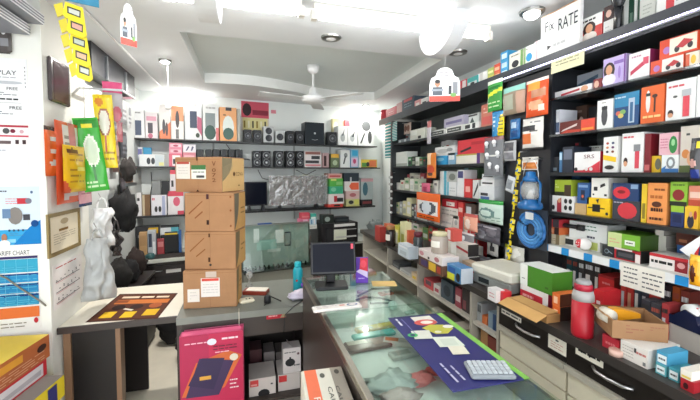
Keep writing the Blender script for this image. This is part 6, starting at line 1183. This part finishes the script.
# yellow battery cards hanging in a chain near the ceiling
for i,(x0,x1,yt,yb) in enumerate(((63,85,4,21),(67,87,19,37),(69,89,34,51),(72,91,48,66),(76,93,62,80))):
    F=Frame(0,2.10,20); u,W,z0,H=quadspan(F,x0,x1,yt,yb,0)
    if i==0: t=thing('battery_card_chain',F.pt(u,0,z0),F.a+0,'chain of yellow battery cards hanging from the ceiling by the pillar','battery cards'); org=F.pt(u,0,z0); Fi=F
    b=MB(); b.prism([(-W/2,H*.28),(-W*.38,H),(W*.42,H*.86),(W/2,H*.1),(W*.3,-H*.08),(-W*.42,H*.1)],-.006,.004,'#e8d628')
    decals(b,[('p',[(.2,.78),(.82,.66),(.8,.22),(.2,.36)],'#3a3c34'),('p',[(.27,.68),(.76,.58),(.74,.3),(.27,.42)],['#c8ccc4','#d8a090','#b8c0b4','#d8b090','#c8ccc4'][i])],W,H,y=-.006)
    o=b.build('card','card',t); o.location=((F.pt(u,0,z0)-org).dot(F.x),-.012*(i%2),z0-org.z)
    b=MB(); b.prism([(-W*.75,H*.1),(-W*.9,H*.75),(-W*.5,H*1.0),(-W*.44,H*.3)],-.004,.006,'#d9c93a'); decals(b,[],W,H); o=b.build('side_card','card',t); o.location=((F.pt(u,0,z0)-org).dot(F.x),.012,z0-org.z)
b=MB(); b.tube([(0,.012,.06),(0,.012,CEIL-org.z-.001)],.002,'#ddd',5); b.build('string','plastic',t)
b=MB(); b.box(-.03,.09,.0,.004,.08,CEIL-org.z-.002,'#3a86a8'); b.build('blue_header','card',t)
# racket packs and bags hanging past the pillar
FQ=Frame(0,2.80,14)
def hang(x0,x1,yt,yb,dy,th,c,ds,lab,seed,cat='packet',m='gloss',tilt=0,group=None,**k):
    u,W,z0,H=quadspan(FQ,x0,x1,yt,yb,dy); t=thing('hanging_packet',FQ.pt(u,dy,z0),FQ.a,lab,cat,group)
    pillow(W,H,th,c,ds,22,36,wob=.006,seed=seed,taper=k.get('taper',0)).build('pouch',m,t,R=(0,tilt,0))
    b=MB(); b.tube([(math.tan(tilt)*H*.98,0,H*.985),(math.tan(tilt)*H*.98,0,2.12-z0)],.002,'#c8c8c8',5); b.build('hook','metal',t); return t
hr=thing('hanging_rail',(-1.118,2.82,2.12),0,'white wall rail with rods carrying the racket packs','rail')
part('rail',hr,0,.36,-.16,-.148,0,.012,'#d8dadc','metal'); part('rail',hr,0,.36,.10,.112,0,.012,'#d8dadc','metal'); part('crossbar',hr,.35,.362,-.148,.0995,0,.012,'#d8dadc','metal'); part('crossbar',hr,.17,.182,-.148,.0995,0,.012,'#d8dadc','metal'); part('crossbar',hr,.0,.012,-.148,.0995,0,.012,'#d8dadc','metal')
hang(85,110,118,191,.0,.02,'#3fae3c',[('r',.05,.85,.95,.97,'#2a8a2c'),('r',.3,.87,.75,.93,'#e0d83a'),('e',.55,.55,.3,.22,'#e4ecdc'),('e',.55,.55,.24,.18,'#c8dcc0'),('r',.48,.1,.6,.36,'#2a7a2c'),('l',.15,.06,.85,.14,2,'#bfe6b0')],'green racket packet hanging past the pillar',51,tilt=-.12)
hang(99,118,95,168,.06,.02,'#e8cf30',[('e',.5,.62,.32,.2,'#a86a5a'),('e',.5,.62,.26,.17,'#e6e2d4'),('r',.46,.2,.56,.44,'#b8503c'),('l',.1,.04,.9,.22,3,'#a8862a'),('e',.3,.9,.2,.06,'#d88a3a')],'yellow racket packet hanging behind the green one',52,tilt=-.05)
hang(103,123,82,122,.11,.015,'#a8a4a6',[('r',0,.72,1,1,'#dc5a86'),('e',.7,.2,.25,.2,'#b85a68')],'clear packet with a pink header behind the racket packets',53)
hang(117,123,118,142,.13,.02,'#b87078',[('e',.5,.6,.4,.3,'#c89098')],'small dusty pink pouch behind the yellow racket packet',54)
# white carry bags
def bag(x0,x1,yt,yb,dy,th,c,lab,seed,m='poly',taper=-.15):
    u,W,z0,H=quadspan(FQ,x0,x1,yt,yb,dy); t=thing('carry_bag',FQ.pt(u,dy,z0),FQ.a,lab,'carry bag')
    pillow(W,H,th,c,[],14,20,wob=.05,seed=seed,taper=taper,back=.5).build('bag_body',m,t)
    b=MB(); n=9; b.tube([(W*.25*math.cos(math.pi*k/8),0,H*.97+.07*math.sin(math.pi*k/8)) for k in range(n)],.006,c,5); b.build('handle','poly',t)
    b=MB(); b.tube([(0,0,H*.97+.07),(-.02,.05,H*.97+.10)],.003,'#999',5); b.build('hook','metal',t); return t
bag(88,110,238,300,-.05,.05,'#b2b5b4','large milky white carry bag hanging over the white desk',61,taper=-.6)
bag(93,113,208,246,.06,.05,'#e4e6e6','bright white knotted carry bag hanging above the milky bag',62)
bag(112,122,230,256,.12,.03,'#2e2827','dark brown plastic bag beside the white bags',63)
# dark sacks, rack shelf and cloth along the left wall
for i,(px,py,r_,c,lab) in enumerate(((118,212,(.10,.12,.17),'#131315','black sack hanging from the wall beside the rack shelf'),(128,170,(.05,.10,.10),'#2a2625','grey-brown cloth bundle under the racket packets'))):
    F=Frame(0,3.45+.06*i,0); u,z=F.hit(px,py,0); blob('dark_sack',(max(u,-1.11+r_[0]*1.1),3.45+.06*i,z-r_[2]),r_,c,lab,'sack','fabric',30+i,.5)
F=Frame(0,3.9,0); u0,z0=F.hit(114,186,0); u1,z1=F.hit(132,181,0)
t=thing('wall_rack',(-1.118,3.75,z0),0,'small grey metal rack shelf on the wall past the racket packs','rack')
part('tray',t,0,u1+1.118,0,.30,0,.03,'#8f9496','metal'); part('back_plate',t,0,.006,0,.30,.031,.2,'#77797a','metal')
b=MB(); b.box(-.06,.06,0,.2,0,.11,'#6a4c38'); decals(b,[('r',.1,.3,.9,.7,'#3a2c26')],.12,.11); tag(b.build('product_box','card',None,((u0+u1)/2+.0,3.80,z0+.031)),'brown box on the small metal rack shelf','box')
# made-up box, its dark colour standing for the dark gaps under the ceiling
t=thing('dark_gap_box',(-1.118,2.9,2.27),0,'made-up dark box for the dark gaps along the wall under the ceiling','dark gap box')
part('box',t,0,.11,0,1.0,.03,.228,'#2c2e33'); 
for y_ in (.25,.7): part('bracket',t,.111,.125,y_,y_+.02,.03,.2,'#b8bcc0','metal')
# silver boxes high on the pillar
for i,(x0,x1,y0_,y1_,lab) in enumerate(((.0,0,0,0,'upper silver ribbed carton on the bracket high on the pillar'),(0,0,0,0,'lower silver ribbed carton on the bracket high on the pillar'))):
    pa=hitZ(44,25,2.33) if i==0 else hitZ(30,31.5,2.28)
    F=Frame(0,2.2,0); u,z=F.hit((44,30)[i],(25,31)[i],0)
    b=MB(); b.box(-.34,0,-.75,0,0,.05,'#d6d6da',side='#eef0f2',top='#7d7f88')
    for k in range(3): b.box(-.335,.0025,-.75,-.001,.008+.014*k,.013+.014*k,'#8c8e96')
    tag(b.build('silver_carton','card',None,(u-.0,2.2,z if i==0 else zS-.056)),lab,'carton'); zS=z if i==0 else zS
u,z=Frame(0,2.2,0).hit(44,25,0); u2,z2=Frame(0,2.2,0).hit(30,31,0)
t=thing('wall_bracket',(u2-.2,2.238,z2-.03),0,'grey bracket holding the silver cartons on the pillar','bracket'); part('arm',t,0,.02,-.5,-.001,0,.029,'#8a8c90','metal'); part('wall_plate',t,0,.02,-.0365,-.001,.03,z-z2+.06,'#8a8c90','metal')
b=MB(); u,W,z0,H=quadspan(FP,-14,10,20,52,-.03); b.bbox(-W/2,W/2,0,.029,0,H,'#55504f',.01); decals(b,[('e',.75,.7,.12,.14,'#e8e8ea'),('r',.6,.2,.95,.45,'#8a8a8e')],W,H); tag(b.build('wall_display','gloss',None,FP.pt(u,-.03,z0),0),'dark glossy display box below the silver cartons on the pillar','display')
# cartons piled before the pillar (given by the far right-hand corner of each)
def near(px, yt, yb, Y, yaw, col, decs, lab, top=None, L=.8, Wd=.45, zlo=None, ztop=None):
    F = Frame(0, Y, 0); x, z1 = F.hit(px, yt, 0); _, z0 = F.hit(px, yb, 0); z1 = z1 if ztop is None else ztop; z0 = z0 if zlo is None else zlo; H = z1-z0
    b = MB(); b.box(-Wd, 0, -L, 0, 0, H, col, top=top)
    decals(b, decs, L, H, x0=-L, step=.0005, xf=lambda p: (-p[1], p[0], p[2]))
    tag(b.build('piled_carton', 'card', None, (x, Y, z0), yaw), lab, 'carton'); return z0
y_ = math.radians(-9)
za = near(49,334,356,2.17,y_,'#b8683c',[('r',0,0,.5,1,'#9a5038'),('r',.55,.55,.78,.85,'#e0a03a'),('l',.5,.08,.95,.45,4,'#e0b090'),('e',.93,.6,.04,.16,'#4a3028'),('e',.35,.4,.1,.25,'#3a5a3a'),('r',.2,.05,.42,.25,'#d86a5a')],'brown and orange printed carton on top of the pile before the pillar','#d8bc3a')
zb_ = near(46,357,374,2.15,y_,'#e4e0e0',[('r',0,.84,1,1,'#c8303c'),('r',0,0,1,.1,'#c8303c'),('r',.97,0,1,1,'#c8303c'),('p',[(.5,.25),(.95,.25),(.95,.55),(.5,.45)],'#bcb8bc')],'white box with red edges in the pile before the pillar','#dcd8d4',ztop=za-.001)
zc_ = near(64,373,395,2.12,y_,'#e2cc30',[('r',0,0,.45,1,'#e6e4e0'),('r',.45,0,.6,1,'#3a3a78'),('r',.85,.1,.93,.9,'#3a3a78'),('l',.65,.3,.82,.7,2,'#b09a20')],'yellow and white box with violet bands in the pile before the pillar','#77716c',ztop=zb_-.001)
near(60,395.5,400,2.12,y_,'#8a7050',[],'large brown carton at the bottom of the pile before the pillar',zlo=0,ztop=zc_-.001)

sb=thing('black_sideboard',(-1.118,3.15,0),0,'low black sideboard against the wall under the dark sacks','sideboard')
part('carcass',sb,0,.24,0,.70,0,.62,'#1d1a1b'); part('top',sb,0,.26,-.01,.71,.6205,.645,'#2a2526')
for y0 in (.02,.36): dr=part('door',sb,.2405,.255,y0,y0+.32,.05,.6,'#262122'); h=MB(); h.tube([(.256,y0+.28,.3),(.27,y0+.28,.32),(.27,y0+.28,.4),(.256,y0+.28,.42)],.005,'#aaa',5); h.build('handle','metal',dr)
for i,(y0,r_,c,lab) in enumerate(((3.24,(.09,.09,.13),'#1d1b1a','dark grey-brown bag sitting on the black sideboard'),(3.49,(.09,.09,.10),'#151417','black bundle sitting on the black sideboard'),(3.73,(.08,.08,.12),'#2e2320','brown cloth bag sitting on the black sideboard'))):
    blob('dark_bundle',(-.99,y0,.646),r_,c,lab,'bundle','fabric',70+i,.4)

# ================================================================== EXTRA CLUTTER
rr=random.Random(21)
def crow(x0,x1,ytr,cols,dy,lab,group,wpx,sd,base=CT,d=.07,F=None):
    rr=random.Random(sd); x=x0
    while x<x1-2:
        wd=rr.uniform(.7,1.3)*wpx; xe=min(x1,x+wd); c=rr.choice(cols); f=(x-x0)/(x1-x0)
        ds=[('r',.1,.15,.6,.6,rr.choice(['#e8e4de','#d8a080','#2a2a2e','#c8ccd0'])),('l',.1,.7,.9,.9,1,rr.choice(['#eee','#333','#a85040']))]
        item(F or FC,x,xe-.4,ytr[0]+(ytr[1]-ytr[0])*f+rr.uniform(-2,2),base,d,c,ds,lab.replace('COL',cname(c)),'box',group,dy,name='small_box'); x=xe
crow(620,690,(276,292),['#c83a34','#b85a2c','#2a2a30','#d8d0c8','#8a3a30','#3a4450'],.42,'small COL box deep on the counter under the price-label shelf','deep counter boxes',9,31)
crow(528,600,(250,262),['#2a3a40','#c85a2c','#3a3434','#d8d4cc','#2f5a62','#b83a34'],.45,'small COL box deep on the counter behind the green box','deep counter boxes behind the green box',8,32)
crow(640,668,(300,306),['#d8d0cc','#a83a3c','#3a3a40'],.30,'small COL box between the open brown carton and the hanging notice','boxes behind the open carton',9,33)
crow(686,712,(305,312),['#d86a90','#e4e0dc','#c83a40'],.30,'small COL box behind the navy tape dispenser','boxes behind the tape dispenser',10,34)
# drooping cables on the back wall
for i,(pts,lab) in enumerate((([(226,144),(232,152),(240,158),(250,160)],'thin black cable drooping beside the collage poster shelf'),([(258,170),(262,178),(272,181),(286,177)],'thin black cable looping under the row of two-driver speakers'),([(296,170),(306,175),(316,170)],'thin black cable under the bar-print box'),([(151,172),(152,185),(150,196)],'thin black cable hanging above the grey speaker box'))):
    P=[FB.pt(FB.hit(x,y,-.02)[0],-.02,FB.hit(x,y,-.02)[1]) for x,y in pts]; b=MB(); b.tube([p-P[0] for p in P],.004,'#26282a',5); tag(b.build('wall_cable','rubber',None,P[0]),lab,'cable')
# strip of white plugs on the end upright
u,z1=FR.hit(391,172,-.05); z0=FR.hit(391,216,-.05)[1]
t=thing('plug_strip',FR.pt(u,-.05,z0),FR.a,'dark hanging strip carrying a column of small white plugs','plug strip')
b=MB(); b.box(-.03,.03,.004,.01,0,z1-z0,'#3a2e32'); b.build('strip','card',t); b=MB(); b.tube([(0,.004,z1-z0-.01),(0,.049,z1-z0-.006)],.003,'#aaa',5); b.build('peg','metal',t)
for k in range(6): b=MB(); zz=(z1-z0)*(.08+.16*k); b.tube([(-.02,-.008,zz),(.02,-.008,zz),(.04,-.008,zz+.002)],.013,'#e4e6e6',8); b.build('plug','gloss',t)
# silver foil bundle and boxes at the far end
blob('foil_bundle',FB.pt(FB.col(377,zt,-.38),-.34,zt+.002),(.10,.07,.11),'#7a8484','crumpled silver-grey bundle at the end of the back desk','bundle','poly',81,.6)
item(FB,371,385,249,zt,.1,'#1c2038',[('r',.3,.5,.5,.9,'#c8ccd8'),('r',.1,.1,.9,.2,'#5a4a7a')],'navy box in front of the silver-grey bundle on the back desk','box',None,-.545)
t=thing('orange_basket',Vector((1.02,2.95,0)),0,'round orange-rimmed basket holding pale packets near the counter end','basket')
b=MB(); b.lathe([(.07,0),(.09,.3),(.095,.62)],'#c8c0b8',16); b.build('body','plastic',t); b=MB(); b.lathe([(.097,.621),(.1,.64),(.097,.655)],'#d8683a',16); b.build('rim','plastic',t); b=MB(); b.ball((0,0,.70),.07,.06,.06,'#b8a4a4',10,8); b.build('lid_bundle','poly',t)

GX='white and red stock boxes crowding the far counter'
for x0,x1,yt,yb,c,c2,lab in ((470,477,246,262,'#e2ddd6','#c83a3c','white and red box tucked behind the small tan box'),(437,442,240,252,'#d84a44','#efe6e0','red box wedged behind the glass jar'),(443,449,268,276,'#e4d8c0','#c8b83a','low cream box at the counter edge by the blue and yellow box'),(470,476,270,279,'#c84a3c','#e8d0c0','small red box at the counter edge before the machine'),(389,393,232,243,'#e4e0d8','#a84a4a','slim white box beside the lime carton')):
    dy=hitZ((x0+x1)/2,yb,CT).x-1.25; item(FC,x0,x1,yt,CT,.05,c,[('r',.1,.2,.6,.7,c2)],lab,'box',GX,dy,name='stock_box')

# pendant holder on a wire, left wall packs
p=hitZ(167.5,63,CEIL); d=ray(164,103); k=(RM.transposed()@(p-CAM)).z*-1; zz=(CAM+d*k).z
t=thing('pendant_holder',p,0,'small white pendant bulb holder hanging on a wire before the tool boxes','pendant lamp')
b=MB(); b.tube([(0,0,-.001),(0,0,zz-CEIL+.02)],.0022,'#8a8c90',5); b.build('wire','rubber',t)
b=MB(); b.lathe([(.022,-.05),(.024,-.03),(.02,-.005),(.012,.01),(.006,.028)],'#f0f0ee',12,(0,0,zz-CEIL)); b.build('holder','gloss',t)
FW=Frame(-1.118,0,90)
LW='packs hanging on the wall past the pillar'
for i,(x0,x1,yt,yb,c,c2,lab) in enumerate(((112,119,100,135,'#4a4a50','#7a7a80','dark grey hanging pack on the wall past the racket packets'),(120,126,96,124,'#8a8e92','#c8ccd0','silver-grey hanging pack high on the wall past the racket packets'),(113,119,140,172,'#6a4a44','#a88a7a','brown hanging pack under the dark grey pack'),(121,127,132,158,'#3a3e44','#6a7076','black hanging pack near the back shelves'),(127.5,131,104,128,'#c8ccce','#8a8e94','white hanging pack in the corner by the back shelves'),(120,126,178,200,'#2c2a2e','#5a565c','small black hanging pack below the rack shelf'))):
    packet(FW,x0,x1,yt,yb,-.03,.015,c,[('r',.15,.5,.85,.85,c2),('l',.15,.15,.85,.4,2,c2)],lab,group=LW,seed=90+i,nx=8,ny=12,m='plastic')

# more stock in the far bay
put(FR,F4,"",[(464,470,217,'#e2ddd4',[('r',.6,0,1,1,'#c83c40')],'white box with a red end beside the peach bag',dict(dy=-.01,d=.025)),(470.5,477,218,'#d84a48',[('r',.2,.3,.8,.7,'#f0d8d0')],'red box with a white panel beside the peach bag',dict(dy=-.01,d=.025))],depth=.08)
put(FR,F2,"",[(488,497,141,'#e4e2dc',[('r',.1,.1,.9,.4,'#8a8e94')],'white and grey carton behind the blister of bulbs',dict())],depth=.1)
look(FR,F1,396.5,409,(132,137),['#dfe2e2','#a8b0b4','#c8a8a0'],'small COL packet at the end of the first far-bay shelf','packets on the first far-bay shelf',seed=41,wpx=4,dy=.14)
look(FR,F2,441,456,(140,146),['#e4e6e6','#8ab4d0','#c8ccc8','#3a8ac0'],'small COL packet behind the crumpled white packet','packets behind the crumpled packet',seed=42,wpx=4,dy=.17)
look(FR,F4,417,432,(207,214),['#e2ded6','#c8c0b4','#d84a48','#dfe0dc'],'small COL carton behind the orange mouse pack','cartons behind the orange mouse pack',seed=43,wpx=5,dy=.03)
look(FR,CT,446,478,(222,228),['#e4e0da','#c83c40','#d8d4cc','#e6e2dc','#9ab08a'],'tall COL carton at the wall behind the striped boxes','tall cartons behind the striped boxes',seed=44,wpx=5,dy=.16)
look(FR,CT,398,440,(216,222),['#d8c8a8','#a83a3a','#e2ded6','#5a7a4a','#3a3a40'],'tall COL carton at the wall at the far counter end','tall cartons at the far counter end',seed=45,wpx=5,dy=.16)
